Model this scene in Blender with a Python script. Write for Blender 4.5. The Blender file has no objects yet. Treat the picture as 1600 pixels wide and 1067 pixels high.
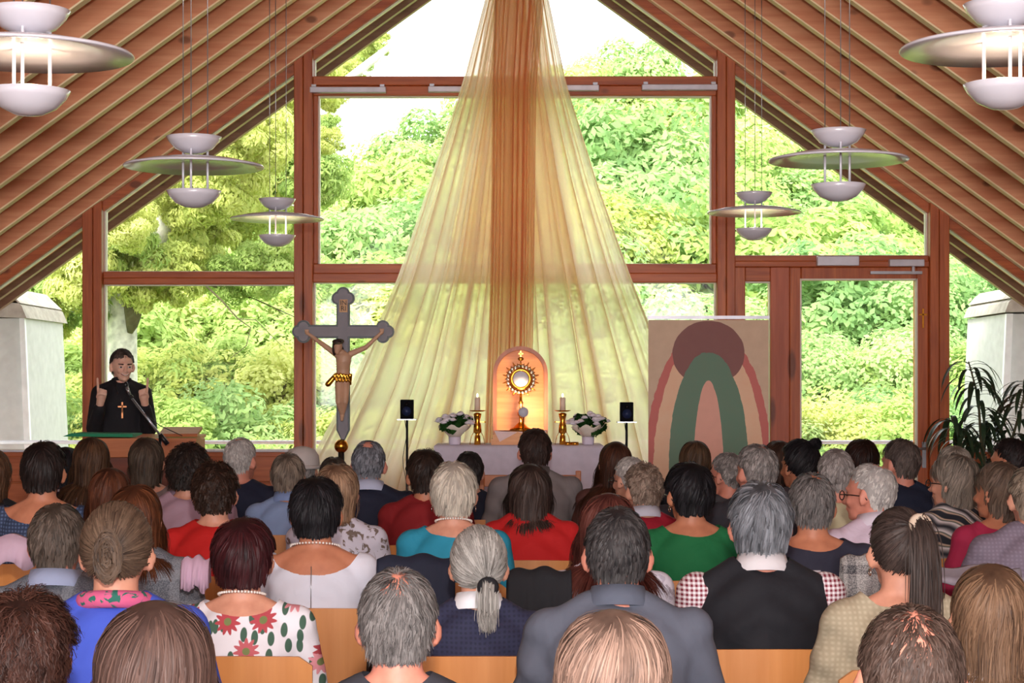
import bpy, bmesh, math, random
import numpy as np
from mathutils import Vector, Matrix
C = bpy.context.scene.collection
PI = math.pi
F = 2800.0            # focal length in pixels of the 1600 px wide frame
EYE = 1.6; HY = 600.0 # eye height, pixel row of the horizon
rnd = random.Random(7)

# ---------------------------------------------------------------- camera, world, lights
cam = bpy.data.cameras.new('camera'); camo = bpy.data.objects.new('camera', cam); C.objects.link(camo)
camo.location = (0, 0, EYE); camo.rotation_euler = (PI/2, 0, 0)
cam.sensor_width = 36; cam.lens = F/1600*36; cam.shift_y = (HY-533.5)/1600; cam.clip_end = 500; cam.clip_start = 0.05
bpy.context.scene.camera = camo
sc = bpy.context.scene
sc.view_settings.view_transform = 'Standard'; sc.view_settings.look = 'None'
sc.view_settings.exposure = 0.0; sc.view_settings.gamma = 1.0; sc.view_settings.use_curve_mapping = False
w = bpy.data.worlds.new('world'); sc.world = w; w.use_nodes = True
wb = w.node_tree.nodes['Background']; wb.inputs[0].default_value = (0.95, 0.98, 1.0, 1); wb.inputs[1].default_value = 4.3
def light(name, kind, loc, rot, energy, color=(1,1,1), **kw):
    l = bpy.data.lights.new(name, kind); l.energy = energy; l.color = color
    for k, v in kw.items(): setattr(l, k, v)
    o = bpy.data.objects.new(name, l); o.location = loc; o.rotation_euler = rot; C.objects.link(o); return o
light('sun', 'SUN', (0, 0, 30), (math.radians(48), 0, math.radians(-25)), 6.5, (1, .95, .82), angle=math.radians(12))
light('camera_flash', 'AREA', (0.03, 0.05, 2.02), (math.radians(93), 0, 0), 175, (1, .93, .88), size=0.10)
light('rear_fill_light', 'AREA', (0, -4.7, 2.5), (math.radians(84), 0, 0), 620, (.95, .93, .97), shape='RECTANGLE', size=7.0, size_y=2.6)  # added fill lamp behind the camera, stands in for light from an unseen window

# ---------------------------------------------------------------- helpers
def PX(px, py, d): return Vector(((px-800)*d/F, d, EYE+(HY-py)*d/F))
def ML(n, d): return n*d/F
def tag(o, label=None, cat=None, group=None, kind=None):
    if label: o['label'] = label
    if cat: o['category'] = cat
    if group: o['group'] = group
    if kind: o['kind'] = kind
    return o
def thing(name, label, cat, loc=(0,0,0), rz=0, group=None, scale=1):
    o = bpy.data.objects.new(name, None); C.objects.link(o); o.location = loc; o.rotation_euler = (0, 0, rz)
    o.scale = (scale,)*3; o.empty_display_size = .1
    return tag(o, label, cat, group)
def link(name, me, mats, parent=None):
    o = bpy.data.objects.new(name, me); C.objects.link(o)
    if not isinstance(mats, (list, tuple)): mats = [mats]
    if len(me.materials) == 0:
        for m in mats: me.materials.append(m)
    else:
        for i, m in enumerate(mats):
            if i < len(me.materials):
                o.material_slots[i].link = 'OBJECT'; o.material_slots[i].material = m
    if parent: o.parent = parent
    return o
def rotm(rx=0, ry=0, rz=0): return (Matrix.Rotation(rz,4,'Z') @ Matrix.Rotation(ry,4,'Y') @ Matrix.Rotation(rx,4,'X'))
class MB:
    def __init__(s): s.v = []; s.f = []; s.m = []; s.sm = []
    def add(s, vs, fs, mi=0, smooth=False):
        n = len(s.v); s.v += [tuple(v) for v in vs]
        for f in fs: s.f.append(tuple(i+n for i in f)); s.m.append(mi); s.sm.append(smooth)
        return s
    def box(s, c, d, R=None, mi=0):
        x, y, z = d[0]/2, d[1]/2, d[2]/2; R = R or Matrix.Identity(4); c = Vector(c)
        vs = [c + (R @ Vector((a*x, b*y, e*z))) for a in (-1,1) for b in (-1,1) for e in (-1,1)]
        return s.add(vs, [(0,1,3,2),(4,6,7,5),(0,4,5,1),(2,3,7,6),(0,2,6,4),(1,5,7,3)], mi)
    def box2(s, a, b, mi=0):
        return s.box([(a[i]+b[i])/2 for i in range(3)], [abs(b[i]-a[i]) for i in range(3)], None, mi)
    def tube(s, pts, rs, n=8, mi=0, cap=True):
        pts = [Vector(p) for p in pts]
        if not isinstance(rs, (list, tuple)): rs = [rs]*len(pts)
        vs = []; fs = []; up = None
        for i, p in enumerate(pts):
            t = (pts[min(i+1, len(pts)-1)] - pts[max(i-1, 0)])
            if t.length < 1e-9: t = Vector((0,0,1))
            t.normalize()
            if up is None: up = Vector((0,0,1)) if abs(t.z) < .9 else Vector((1,0,0))
            a = t.cross(up).normalized(); b = a.cross(t).normalized(); up = b
            for k in range(n):
                an = 2*PI*k/n; vs.append(p + (a*math.cos(an)+b*math.sin(an))*rs[i])
        for i in range(len(pts)-1):
            for k in range(n):
                k2 = (k+1) % n; fs.append((i*n+k, i*n+k2, (i+1)*n+k2, (i+1)*n+k))
        if cap: fs.append(tuple(range(n))[::-1]); fs.append(tuple((len(pts)-1)*n+k for k in range(n)))
        return s.add(vs, fs, mi, True)
    def lathe(s, c, prof, n=24, mi=0, R=None, smooth=True):
        c = Vector(c); R = R or Matrix.Identity(4); vs = []; fs = []
        for r, z in prof:
            for k in range(n):
                a = 2*PI*k/n; vs.append(c + (R @ Vector((r*math.cos(a), r*math.sin(a), z))))
        for i in range(len(prof)-1):
            for k in range(n):
                k2 = (k+1) % n; fs.append((i*n+k, i*n+k2, (i+1)*n+k2, (i+1)*n+k))
        fs.append(tuple(range(n))[::-1]); fs.append(tuple((len(prof)-1)*n+k for k in range(n)))
        return s.add(vs, fs, mi, smooth)
    def ell(s, c, r, R=None, mi=0, n=12, m=8):
        if not isinstance(r, (list, tuple)): r = (r,)*3
        c = Vector(c); R = R or Matrix.Identity(4); vs = []; fs = []
        vs.append(c + (R @ Vector((0,0,r[2]))))
        for j in range(1, m):
            ph = PI*j/m
            for k in range(n):
                a = 2*PI*k/n; vs.append(c + (R @ Vector((r[0]*math.sin(ph)*math.cos(a), r[1]*math.sin(ph)*math.sin(a), r[2]*math.cos(ph)))))
        vs.append(c + (R @ Vector((0,0,-r[2]))))
        for k in range(n): fs.append((0, 1+k, 1+(k+1)%n))
        for j in range(m-2):
            for k in range(n):
                a = 1+j*n+k; b = 1+j*n+(k+1)%n; fs.append((a, a+n, b+n, b))
        e = len(vs)-1; q = 1+(m-2)*n
        for k in range(n): fs.append((e, q+(k+1)%n, q+k))
        return s.add(vs, fs, mi, True)
    def cap(s, a, b, ra, rb, n=12):
        a = Vector(a); b = Vector(b); t = (b-a); L = t.length; t.normalize(); pts = []; rs = []
        for k in range(4):
            an = PI/2*k/4; pts.append(a - t*ra*math.cos(an)); rs.append(max(ra*math.sin(an), .1*ra))
        for k in range(5): pts.append(a+t*L*k/4); rs.append(ra+(rb-ra)*k/4)
        for k in range(1, 5):
            an = PI/2*k/4; pts.append(b + t*rb*math.sin(an)); rs.append(max(rb*math.cos(an), .1*rb))
        return s.tube(pts, rs, n)
    def loft(s, rings, n=24, sup=2.0):
        vs = []; fs = []
        for (cx, cy, z, rx, ry) in rings:
            for k in range(n):
                a = 2*PI*k/n; ca, sa = math.cos(a), math.sin(a)
                e = 2/sup
                vs.append((cx+rx*math.copysign(abs(ca)**e, ca), cy+ry*math.copysign(abs(sa)**e, sa), z))
        for i in range(len(rings)-1):
            for k in range(n):
                k2 = (k+1) % n; fs.append((i*n+k, i*n+k2, (i+1)*n+k2, (i+1)*n+k))
        fs.append(tuple(range(n))[::-1]); fs.append(tuple((len(rings)-1)*n+k for k in range(n)))
        return s.add(vs, fs, 0, True)
    def prism(s, poly, y0, y1, mi=0, axis='y'):
        """poly of (x,z), extruded along y"""
        n = len(poly)
        if axis == 'y': vs = [(x, y0, z) for x, z in poly] + [(x, y1, z) for x, z in poly]
        elif axis == 'z': vs = [(x, z, y0) for x, z in poly] + [(x, z, y1) for x, z in poly]
        else: vs = [(y0, x, z) for x, z in poly] + [(y1, x, z) for x, z in poly]
        fs = [tuple(range(n)), tuple(range(n, 2*n))[::-1]] + [(i, i+n, (i+1)%n+n, (i+1)%n) for i in range(n)]
        return s.add(vs, fs, mi)
    def torus(s, c, R_, r, M=None, n=24, m=8, ry=None):
        M = M or Matrix.Identity(4); c = Vector(c); ry = ry or R_; vs = []; fs = []
        for i in range(n):
            a = 2*PI*i/n
            for k in range(m):
                b = 2*PI*k/m; q = r*math.cos(b)
                vs.append(c + (M @ Vector(((R_+q)*math.cos(a), (ry+q)*math.sin(a), r*math.sin(b)))))
        for i in range(n):
            for k in range(m):
                i2 = (i+1) % n; k2 = (k+1) % m; fs.append((i*m+k, i2*m+k, i2*m+k2, i*m+k2))
        return s.add(vs, fs, 0, True)
    def mesh(s, name):
        me = bpy.data.meshes.new(name); me.from_pydata(s.v, [], s.f)
        me.polygons.foreach_set('material_index', s.m); me.polygons.foreach_set('use_smooth', s.sm)
        bm = bmesh.new(); bm.from_mesh(me); bmesh.ops.recalc_face_normals(bm, faces=bm.faces); bm.to_mesh(me); bm.free()
        me.update(); return me
    def build(s, name, mats, parent=None, bevel=0):
        o = link(name, s.mesh(name), mats, parent)
        if bevel:
            b = o.modifiers.new('bevel', 'BEVEL'); b.width = bevel; b.segments = 2; b.limit_method = 'ANGLE'
        return o
def fast_mesh(name, V, Q, smooth=True, attrs=None):
    """V (n,3), Q (m,4) arrays"""
    me = bpy.data.meshes.new(name); m, k = Q.shape
    me.vertices.add(len(V)); me.vertices.foreach_set('co', V.astype(np.float32).ravel())
    me.loops.add(m*k); me.loops.foreach_set('vertex_index', Q.astype(np.int32).ravel())
    me.polygons.add(m); me.polygons.foreach_set('loop_start', np.arange(0, m*k, k, dtype=np.int32))
    me.update(calc_edges=True)
    if smooth: me.polygons.foreach_set('use_smooth', np.ones(m, dtype=bool))
    for an, av in (attrs or {}).items():
        a = me.attributes.new(an, 'FLOAT', 'POINT'); a.data.foreach_set('value', av.astype(np.float32))
    return me

# ---------------------------------------------------------------- materials
MATS = {}
def srgb(r, g, b):
    f = lambda c: (c/255/12.92) if c/255 <= .04045 else ((c/255+.055)/1.055)**2.4
    return (f(r), f(g), f(b), 1)
class NT:
    def __init__(s, name):
        s.m = bpy.data.materials.new(name); s.m.use_nodes = True; s.t = s.m.node_tree; s.t.nodes.clear()
        s.out = s.n('ShaderNodeOutputMaterial')
    def n(s, typ, **kw):
        nd = s.t.nodes.new(typ)
        for k, v in kw.items():
            if k in ('operation', 'blend_type', 'data_type', 'feature', 'wave_type', 'bands_direction', 'attribute_name', 'rings_direction', 'distance'): setattr(nd, k, v)
            else: nd.inputs[k].default_value = v
        return nd
    def l(s, a, b): s.t.links.new(a, b)
    def coord(s, sc_=(1,1,1), rot=(0,0,0)):
        tc = s.n('ShaderNodeTexCoord'); mp = s.n('ShaderNodeMapping'); mp.inputs['Scale'].default_value = sc_; mp.inputs['Rotation'].default_value = rot
        s.l(tc.outputs['Object'], mp.inputs[0]); return mp.outputs[0]
    def ramp(s, fac, stops):
        r = s.n('ShaderNodeValToRGB'); el = r.color_ramp.elements
        while len(el) < len(stops): el.new(.5)
        for e, (p, c) in zip(el, stops): e.position = p; e.color = c
        s.l(fac, r.inputs[0]); return r.outputs[0]
    def math(s, op, a, b=None):
        nd = s.n('ShaderNodeMath', operation=op)
        for i, x in enumerate((a, b)):
            if x is None: continue
            if isinstance(x, (int, float)): nd.inputs[i].default_value = x
            else: s.l(x, nd.inputs[i])
        return nd.outputs[0]
    def mix(s, fac, a, b, bt='MIX'):
        nd = s.n('ShaderNodeMix', data_type='RGBA', blend_type=bt)
        for i, x in ((0, fac), (6, a), (7, b)):
            if isinstance(x, (int, float)): nd.inputs[i].default_value = x
            elif isinstance(x, tuple): nd.inputs[i].default_value = x
            else: s.l(x, nd.inputs[i])
        return nd.outputs[2]
    def bsdf(s, col, rough=.6, metal=0, bump=None, bs=.2, bd=.01, **kw):
        b = s.n('ShaderNodeBsdfPrincipled'); b.inputs['Roughness'].default_value = rough; b.inputs['Metallic'].default_value = metal
        if isinstance(col, tuple): b.inputs['Base Color'].default_value = col
        else: s.l(col, b.inputs['Base Color'])
        for k, v in kw.items(): b.inputs[k].default_value = v
        if bump is not None:
            bn = s.n('ShaderNodeBump'); bn.inputs['Strength'].default_value = bs; bn.inputs['Distance'].default_value = bd
            s.l(bump, bn.inputs['Height']); s.l(bn.outputs[0], b.inputs['Normal'])
        s.l(b.outputs[0], s.out.inputs[0]); return b
def M_plain(name, col, rough=.6, metal=0, var=.08, **kw):
    if name in MATS: return MATS[name]
    t = NT(name); c = t.coord((6,6,6)); nz = t.n('ShaderNodeTexNoise', Scale=2.0, Detail=4.0); t.l(c, nz.inputs[0])
    d = tuple(x*(1-var) for x in col[:3])+(1,); u = tuple(min(1, x*(1+var)) for x in col[:3])+(1,)
    t.bsdf(t.ramp(nz.outputs[0], [(.3, d), (.7, u)]), rough, metal, **kw); MATS[name] = t.m; return t.m
def M_wood(name, a, b, axis='z', rough=.45, knots=True, dens=1.0):
    if name in MATS: return MATS[name]
    t = NT(name); s = {'x': (.35,5,5), 'y': (5,.35,5), 'z': (5,5,.35)}[axis]
    c = t.coord(tuple(q*dens for q in s)); nz = t.n('ShaderNodeTexNoise', Scale=3.0, Detail=6.0, Distortion=.6); t.l(c, nz.inputs[0])
    wv = t.n('ShaderNodeTexNoise', Scale=14.0, Detail=3.0); t.l(c, wv.inputs[0])
    f = t.math('ADD', t.math('MULTIPLY', nz.outputs[0], .7), t.math('MULTIPLY', wv.outputs[0], .3))
    col = t.ramp(f, [(.35, a), (.65, b)])
    if knots:
        c2 = t.coord({'x': (1.7,2.8,2.8), 'y': (2.6,.7,2.6), 'z': (2.6,2.6,.7)}[axis]); vo = t.n('ShaderNodeTexVoronoi', Scale=1.6); t.l(c2, vo.inputs[0])
        k = t.ramp(vo.outputs['Distance'], [(.10, (1,1,1,1)), (.16, (0,0,0,1))])
        col = t.mix(t.math('MULTIPLY', k, .75), col, tuple(x*.3 for x in a[:3])+(1,))
    t.bsdf(col, rough, 0, f, .12); MATS[name] = t.m; return t.m
WD = M_wood('frame_wood', srgb(158,72,30), srgb(200,106,52), 'z')
WDX = M_wood('frame_wood_horizontal', srgb(158,72,30), srgb(200,106,52), 'x')
WPAN = M_wood('panel_wood', srgb(165,82,40), srgb(200,110,62), 'x')
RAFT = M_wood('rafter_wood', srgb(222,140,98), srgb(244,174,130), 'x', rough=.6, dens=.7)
RAFB = M_wood('rafter_edge_lit_wood', srgb(255,222,170), srgb(255,234,190), 'x', rough=.6, knots=False)  # lighter copy of the rafter wood: daylight on the undersides put into the colour
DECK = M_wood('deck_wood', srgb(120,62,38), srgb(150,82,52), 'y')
BEECH = M_wood('beech_plywood', srgb(196,124,62), srgb(216,146,84), 'z', rough=.4, knots=False, dens=.6)
OAK = M_wood('lectern_wood', srgb(184,100,50), srgb(205,122,70), 'x', knots=False)
HONEY = M_wood('honey_wood', srgb(212,136,72), srgb(236,165,98), 'x', knots=False)
PINKW = M_wood('reddish_wood', srgb(186,104,68), srgb(206,126,88), 'z', knots=False)
WHITE = M_plain('white_lacquer', srgb(226,224,232), .35)
LAMPW = M_plain('lamp_white', srgb(222,220,230), .22, var=.02, **{'Coat Weight': 1.0, 'Coat Roughness': .25})
ALU = M_plain('aluminium', srgb(200,196,205), .35, .3)
STEEL = M_plain('steel', srgb(175,175,182), .3, .8)
BLACK = M_plain('black_plastic', srgb(24,24,28), .4)
DARK = M_plain('dark_steel', srgb(40,38,42), .4, .5)
GOLD = M_plain('gold', srgb(226,160,60), .25, 1.0)
SILVER = M_plain('silver_gilt', srgb(225,215,200), .2, 1.0)
CLOTHW = M_plain('white_linen', srgb(214,204,220), .85)
CONC = M_plain('pale_concrete', srgb(198,196,194), .9)
RENDER = M_plain('white_render', srgb(240,240,242), .9)
FLOOR = M_wood('parquet', srgb(120,80,50), srgb(150,104,70), 'y', rough=.35, knots=False)
PLAST = M_plain('plaster', srgb(205,196,186), .9)
def mk_glass():
    t = NT('window_glass'); tr = t.n('ShaderNodeBsdfTransparent'); gl = t.n('ShaderNodeBsdfGlossy', Roughness=.02); fr = t.n('ShaderNodeFresnel', IOR=1.35)
    mx = t.n('ShaderNodeMixShader'); t.l(fr.outputs[0], mx.inputs[0]); t.l(tr.outputs[0], mx.inputs[1]); t.l(gl.outputs[0], mx.inputs[2]); t.l(mx.outputs[0], t.out.inputs[0])
    tr.inputs[0].default_value = (.97,.985,.975,1); return t.m
GLASS = mk_glass()
def mk_sheer(name, col, op, tint):
    t = NT(name); tr = t.n('ShaderNodeBsdfTransparent'); tr.inputs[0].default_value = tint
    tl = t.n('ShaderNodeBsdfTranslucent'); tl.inputs[0].default_value = col; df = t.n('ShaderNodeBsdfDiffuse'); df.inputs[0].default_value = col
    m1 = t.n('ShaderNodeMixShader'); m1.inputs[0].default_value = .15; t.l(tl.outputs[0], m1.inputs[1]); t.l(df.outputs[0], m1.inputs[2])
    c = t.coord((40,40,40)); nz = t.n('ShaderNodeTexNoise', Scale=3.0, Detail=2.0); t.l(c, nz.inputs[0])
    lw = t.n('ShaderNodeLayerWeight', Blend=.35)
    f = t.math('ADD', t.math('MULTIPLY', lw.outputs['Facing'], .45), t.math('ADD', op-.03, t.math('MULTIPLY', nz.outputs[0], .06)))
    m2 = t.n('ShaderNodeMixShader'); t.l(f, m2.inputs[0]); t.l(tr.outputs[0], m2.inputs[1]); t.l(m1.outputs[0], m2.inputs[2]); t.l(m2.outputs[0], t.out.inputs[0]); return t.m
SHEER = mk_sheer('cream_voile', srgb(255,240,212), .78, (1,.96,.88,1))
COPPER = mk_sheer('copper_voile', srgb(240,192,156), .62, (1,.9,.8,1))
def mk_leaf(name, a, b, c3):
    t = NT(name); oi = t.n('ShaderNodeObjectInfo'); c = t.coord((1,1,1)); nz = t.n('ShaderNodeTexNoise', Scale=1.3, Detail=3.0); t.l(c, nz.inputs[0])
    at = t.n('ShaderNodeAttribute', attribute_name='shade')
    f = t.math('ADD', t.math('MULTIPLY', nz.outputs[0], .5), t.math('ADD', t.math('MULTIPLY', at.outputs['Fac'], .35), t.math('MULTIPLY', oi.outputs['Random'], .25)))
    col = t.ramp(f, [(.25, a), (.55, b), (.85, c3)])
    df = t.n('ShaderNodeBsdfDiffuse'); tl = t.n('ShaderNodeBsdfTranslucent'); t.l(col, df.inputs[0]); t.l(col, tl.inputs[0])
    m1 = t.n('ShaderNodeMixShader'); m1.inputs[0].default_value = .45; t.l(df.outputs[0], m1.inputs[1]); t.l(tl.outputs[0], m1.inputs[2]); t.l(m1.outputs[0], t.out.inputs[0]); return t.m
LEAF = mk_leaf('leaf_green', srgb(142,170,98), srgb(184,206,124), srgb(222,230,158))  # tree greens paled: haze and overexposed daylight put into the leaf colours
LEAF2 = mk_leaf('leaf_bluegreen', srgb(122,160,104), srgb(166,196,130), srgb(206,220,156))
LEAFY = mk_leaf('leaf_yellowgreen', srgb(186,202,124), srgb(206,212,126), srgb(234,234,168))
LEAFD = mk_leaf('leaf_dark', srgb(24,44,26), srgb(38,62,34), srgb(62,88,48))
BARK = M_plain('ash_bark', srgb(214,210,200), .95, var=.35)
BARKD = M_plain('dark_bark', srgb(90,84,60), .95, var=.3)
GRASS = M_plain('meadow_green', srgb(150,190,100), 1, var=.3)
FACE = None
def M_skin(name, col):
    if name in MATS: return MATS[name]
    t = NT(name); c = t.coord((30,30,30)); nz = t.n('ShaderNodeTexNoise', Scale=1.0, Detail=4.0); t.l(c, nz.inputs[0])
    d = (col[0]*.86, col[1]*.8, col[2]*.8, 1)
    t.bsdf(t.ramp(nz.outputs[0], [(.3, d), (.7, col)]), .55, 0, **{'Subsurface Weight': .1, 'Subsurface Radius': (.02,.008,.004)}); MATS[name] = t.m; return t.m
SKIN = M_skin('skin_fair', srgb(222,160,134)); SKIN2 = M_skin('skin_tan', srgb(205,136,104)); SKIN3 = M_skin('skin_rosy', srgb(226,150,128))
def M_hair(c1, c2, rough=.55):
    k = ('hair', c1, c2)
    if k in MATS: return MATS[k]
    dk = lambda c: tuple(int(v*(.74 if min(c) < 120 else .9)) for v in c)
    c1, c2 = dk(c1), dk(c2)
    t = NT('hair_colour'); at = t.n('ShaderNodeAttribute', attribute_name='shade')
    c = t.coord((25,25,9)); nz = t.n('ShaderNodeTexNoise', Scale=1.0, Detail=3.0); t.l(c, nz.inputs[0])
    f = t.math('ADD', t.math('MULTIPLY', at.outputs['Fac'], .6), t.math('MULTIPLY', nz.outputs[0], .5))
    t.bsdf(t.ramp(f, [(.2, srgb(*c1)), (.85, srgb(*c2))]), rough, 0, **{'Specular IOR Level': .22}); MATS[k] = t.m; return t.m
def M_cloth(col, pat='plain', col2=None):
    k = ('cloth', col, pat, col2)
    if k in MATS: return MATS[k]
    t = NT('fabric_'+pat); a = srgb(*col); b = srgb(*(col2 or col))
    cb = t.coord((9,9,9)); fold = t.n('ShaderNodeTexNoise', Scale=1.0, Detail=3.0, Distortion=.8); t.l(cb, fold.inputs[0])
    if pat == 'plain':
        c = t.mix(t.math('MULTIPLY', fold.outputs[0], .3), a, tuple(x*.8 for x in a[:3])+(1,))
    elif pat == 'knit':
        w = t.n('ShaderNodeTexWave', Scale=22.0, Distortion=2.0, wave_type='BANDS', bands_direction='X'); t.l(t.coord(), w.inputs[0])
        w2 = t.n('ShaderNodeTexWave', Scale=22.0, Distortion=2.0, wave_type='BANDS', bands_direction='Z'); t.l(t.coord(), w2.inputs[0])
        c = t.mix(t.math('MULTIPLY', w.outputs[1], w2.outputs[1]), b, a)
    elif pat == 'check':
        sx = t.n('ShaderNodeTexWave', Scale=24.0, wave_type='BANDS', bands_direction='X'); t.l(t.coord(), sx.inputs[0])
        sz = t.n('ShaderNodeTexWave', Scale=24.0, wave_type='BANDS', bands_direction='Z'); t.l(t.coord(), sz.inputs[0])
        f = t.math('MULTIPLY', t.math('ADD', t.math('GREATER_THAN', sx.outputs[1], .5), t.math('GREATER_THAN', sz.outputs[1], .5)), .5)
        c = t.mix(f, a, b)
    elif pat == 'tweed':
        sx = t.n('ShaderNodeTexWave', Scale=3.0, wave_type='BANDS', bands_direction='X'); t.l(t.coord(), sx.inputs[0])
        sz = t.n('ShaderNodeTexWave', Scale=3.0, wave_type='BANDS', bands_direction='Z'); t.l(t.coord(), sz.inputs[0])
        nz = t.n('ShaderNodeTexNoise', Scale=260.0, Detail=2.0); t.l(t.coord(), nz.inputs[0])
        f = t.math('MULTIPLY', t.math('ADD', t.math('GREATER_THAN', sx.outputs[1], .8), t.math('GREATER_THAN', sz.outputs[1], .8)), .35)
        c = t.mix(t.math('ADD', f, t.math('MULTIPLY', t.ramp(nz.outputs[0], [(.45,(0,0,0,1)),(.55,(1,1,1,1))]), .5)), a, b)
    elif pat == 'spots':
        v = t.n('ShaderNodeTexVoronoi', Scale=28.0); t.l(t.coord(), v.inputs[0])
        c = t.mix(t.ramp(v.outputs['Distance'], [(.22,(1,1,1,1)),(.27,(0,0,0,1))]), a, b)
    elif pat == 'print':
        v = t.n('ShaderNodeTexNoise', Scale=26.0, Detail=3.0, Distortion=1.5); t.l(t.coord(), v.inputs[0])
        c = t.mix(t.ramp(v.outputs[0], [(.56,(0,0,0,1)),(.6,(1,1,1,1))]), a, b)
    elif pat == 'stripe':
        sx = t.n('ShaderNodeTexWave', Scale=4.0, Distortion=6.0, wave_type='BANDS', bands_direction='DIAGONAL'); sx.inputs['Detail Scale'].default_value = .6; t.l(t.coord(), sx.inputs[0])
        c = t.ramp(sx.outputs[1], [(0, a), (.45, b), (.62, srgb(30,60,50)), (.8, srgb(200,170,150)), (.9, a)])
    elif pat == 'floral':
        co0 = t.coord((1,1,1)); sx_ = t.n('ShaderNodeSeparateXYZ'); t.l(co0, sx_.inputs[0]); cb_ = t.n('ShaderNodeCombineXYZ'); t.l(sx_.outputs[0], cb_.inputs[0]); t.l(sx_.outputs[2], cb_.inputs[1]); co = cb_.outputs[0]; v = t.n('ShaderNodeTexVoronoi', Scale=10.0, Randomness=.75); v.voronoi_dimensions = '2D'; t.l(co, v.inputs[0])
        sub = t.n('ShaderNodeVectorMath', operation='SUBTRACT'); t.l(v.outputs['Position'], sub.inputs[1])
        mul = t.n('ShaderNodeVectorMath', operation='MULTIPLY'); mul.inputs[1].default_value = (11,11,11); 
        t.l(co, sub.inputs[0]); sp = t.n('ShaderNodeSeparateXYZ'); t.l(sub.outputs[0], sp.inputs[0])
        ang = t.math('ARCTAN2', sp.outputs[1], sp.outputs[0]); pet = t.math('SINE', t.math('MULTIPLY', ang, 11.0))
        rr = t.math('ADD', v.outputs['Distance'], t.math('MULTIPLY', pet, .07))
        spc = t.n('ShaderNodeSeparateColor'); t.l(v.outputs['Color'], spc.inputs[0])
        big = t.math('GREATER_THAN', spc.outputs[0], .3)
        fl = t.math('MULTIPLY', t.ramp(rr, [(.30,(1,1,1,1)),(.33,(0,0,0,1))]), big)
        v2 = t.n('ShaderNodeTexVoronoi', Scale=20.0); v2.voronoi_dimensions = '2D'; mp2 = t.n('ShaderNodeMapping'); mp2.inputs['Scale'].default_value = (1.5,.7,1); mp2.inputs['Rotation'].default_value = (0,0,.8); t.l(co, mp2.inputs[0]); t.l(mp2.outputs[0], v2.inputs[0])
        lf = t.ramp(v2.outputs['Distance'], [(.27,(1,1,1,1)),(.31,(0,0,0,1))])
        c = t.mix(lf, a, srgb(70,100,84)); 
        c = t.mix(fl, c, t.mix(spc.outputs[1], srgb(178,52,62), srgb(226,150,160)))
        c = t.mix(t.math('MULTIPLY', t.ramp(v.outputs['Distance'], [(.1,(1,1,1,1)),(.12,(0,0,0,1))]), big), c, srgb(120,130,80))
    t.bsdf(c, .85, 0, fold.outputs[0], .35, .02); MATS[k] = t.m; return t.m

# ---------------------------------------------------------------- the room
XC = .02; SL = .719; D = 14.0
ZG = EYE + 729/200.0            # apex of the glass edge
ZR = 5.32                       # apex of the rafter undersides
def zroof(x, z0=ZR): return z0 - SL*abs(x-XC)
def WX(px): return (px-800)/200.0
def WZ(py): return EYE+(HY-py)/200.0
HW = 5.0; YB = -5.0
def struct(o): o['kind'] = 'structure'; return o
struct(MB().box2((-HW-.1, YB, -.1), (HW+.1, D+.1, 0)).build('floor', FLOOR))
struct(MB().box2((-3.6, 11.2, 0.001), (3.6, D-.05, .12)).build('trim_1', M_wood('dais_wood', srgb(150,84,50), srgb(180,108,70), 'x')))
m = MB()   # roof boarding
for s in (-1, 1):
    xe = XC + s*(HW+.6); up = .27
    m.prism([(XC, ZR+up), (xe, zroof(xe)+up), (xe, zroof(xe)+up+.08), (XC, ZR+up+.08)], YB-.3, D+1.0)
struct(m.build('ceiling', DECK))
# rafters, one object each side and station
nr = 0; ylist = [D-.12-.53*i for i in range(0, 26)]
for y in ylist:
    for s in (-1, 1):
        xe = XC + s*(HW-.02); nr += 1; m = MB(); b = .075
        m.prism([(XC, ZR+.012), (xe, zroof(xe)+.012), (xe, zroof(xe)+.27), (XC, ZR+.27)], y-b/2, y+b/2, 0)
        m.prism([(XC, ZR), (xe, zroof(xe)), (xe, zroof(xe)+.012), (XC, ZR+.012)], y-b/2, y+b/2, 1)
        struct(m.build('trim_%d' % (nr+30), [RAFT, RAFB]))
m = MB()
struct(MB().box2((XC-.06, YB, ZR-.12), (XC+.06, D-.1, ZR+.2)).build('trim_2', RAFT))
for s, nme in ((-1, 'wall_left'), (1, 'wall_right')):
    struct(MB().box2((s*HW, YB, 0), (s*(HW+.12), D+.1, zroof(HW)+.27)).build(nme, PLAST))
xe = HW
m = MB(); zt = zroof(HW)+.27
m.prism([(-HW, 0), (HW, 0), (HW, 1.0), (-HW, 1.0)], YB-.1, YB)
m.prism([(-HW, 1.0), (-3.6, 1.0), (-3.6, zroof(-3.6)+.2), (-HW, zt)], YB-.1, YB)
m.prism([(HW, 1.0), (3.6, 1.0), (3.6, zroof(3.6)+.2), (HW, zt)], YB-.1, YB)
m.prism([(-3.6, zroof(-3.6)+.2), (3.6, zroof(3.6)+.2), (XC, ZR+.27)], YB-.1, YB)
struct(m.build('wall_back', PLAST))
struct(MB().box2((-3.6, YB-.06, 1.0), (3.6, YB-.05, zroof(3.6)+.2)).build('window_20', GLASS))
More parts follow.
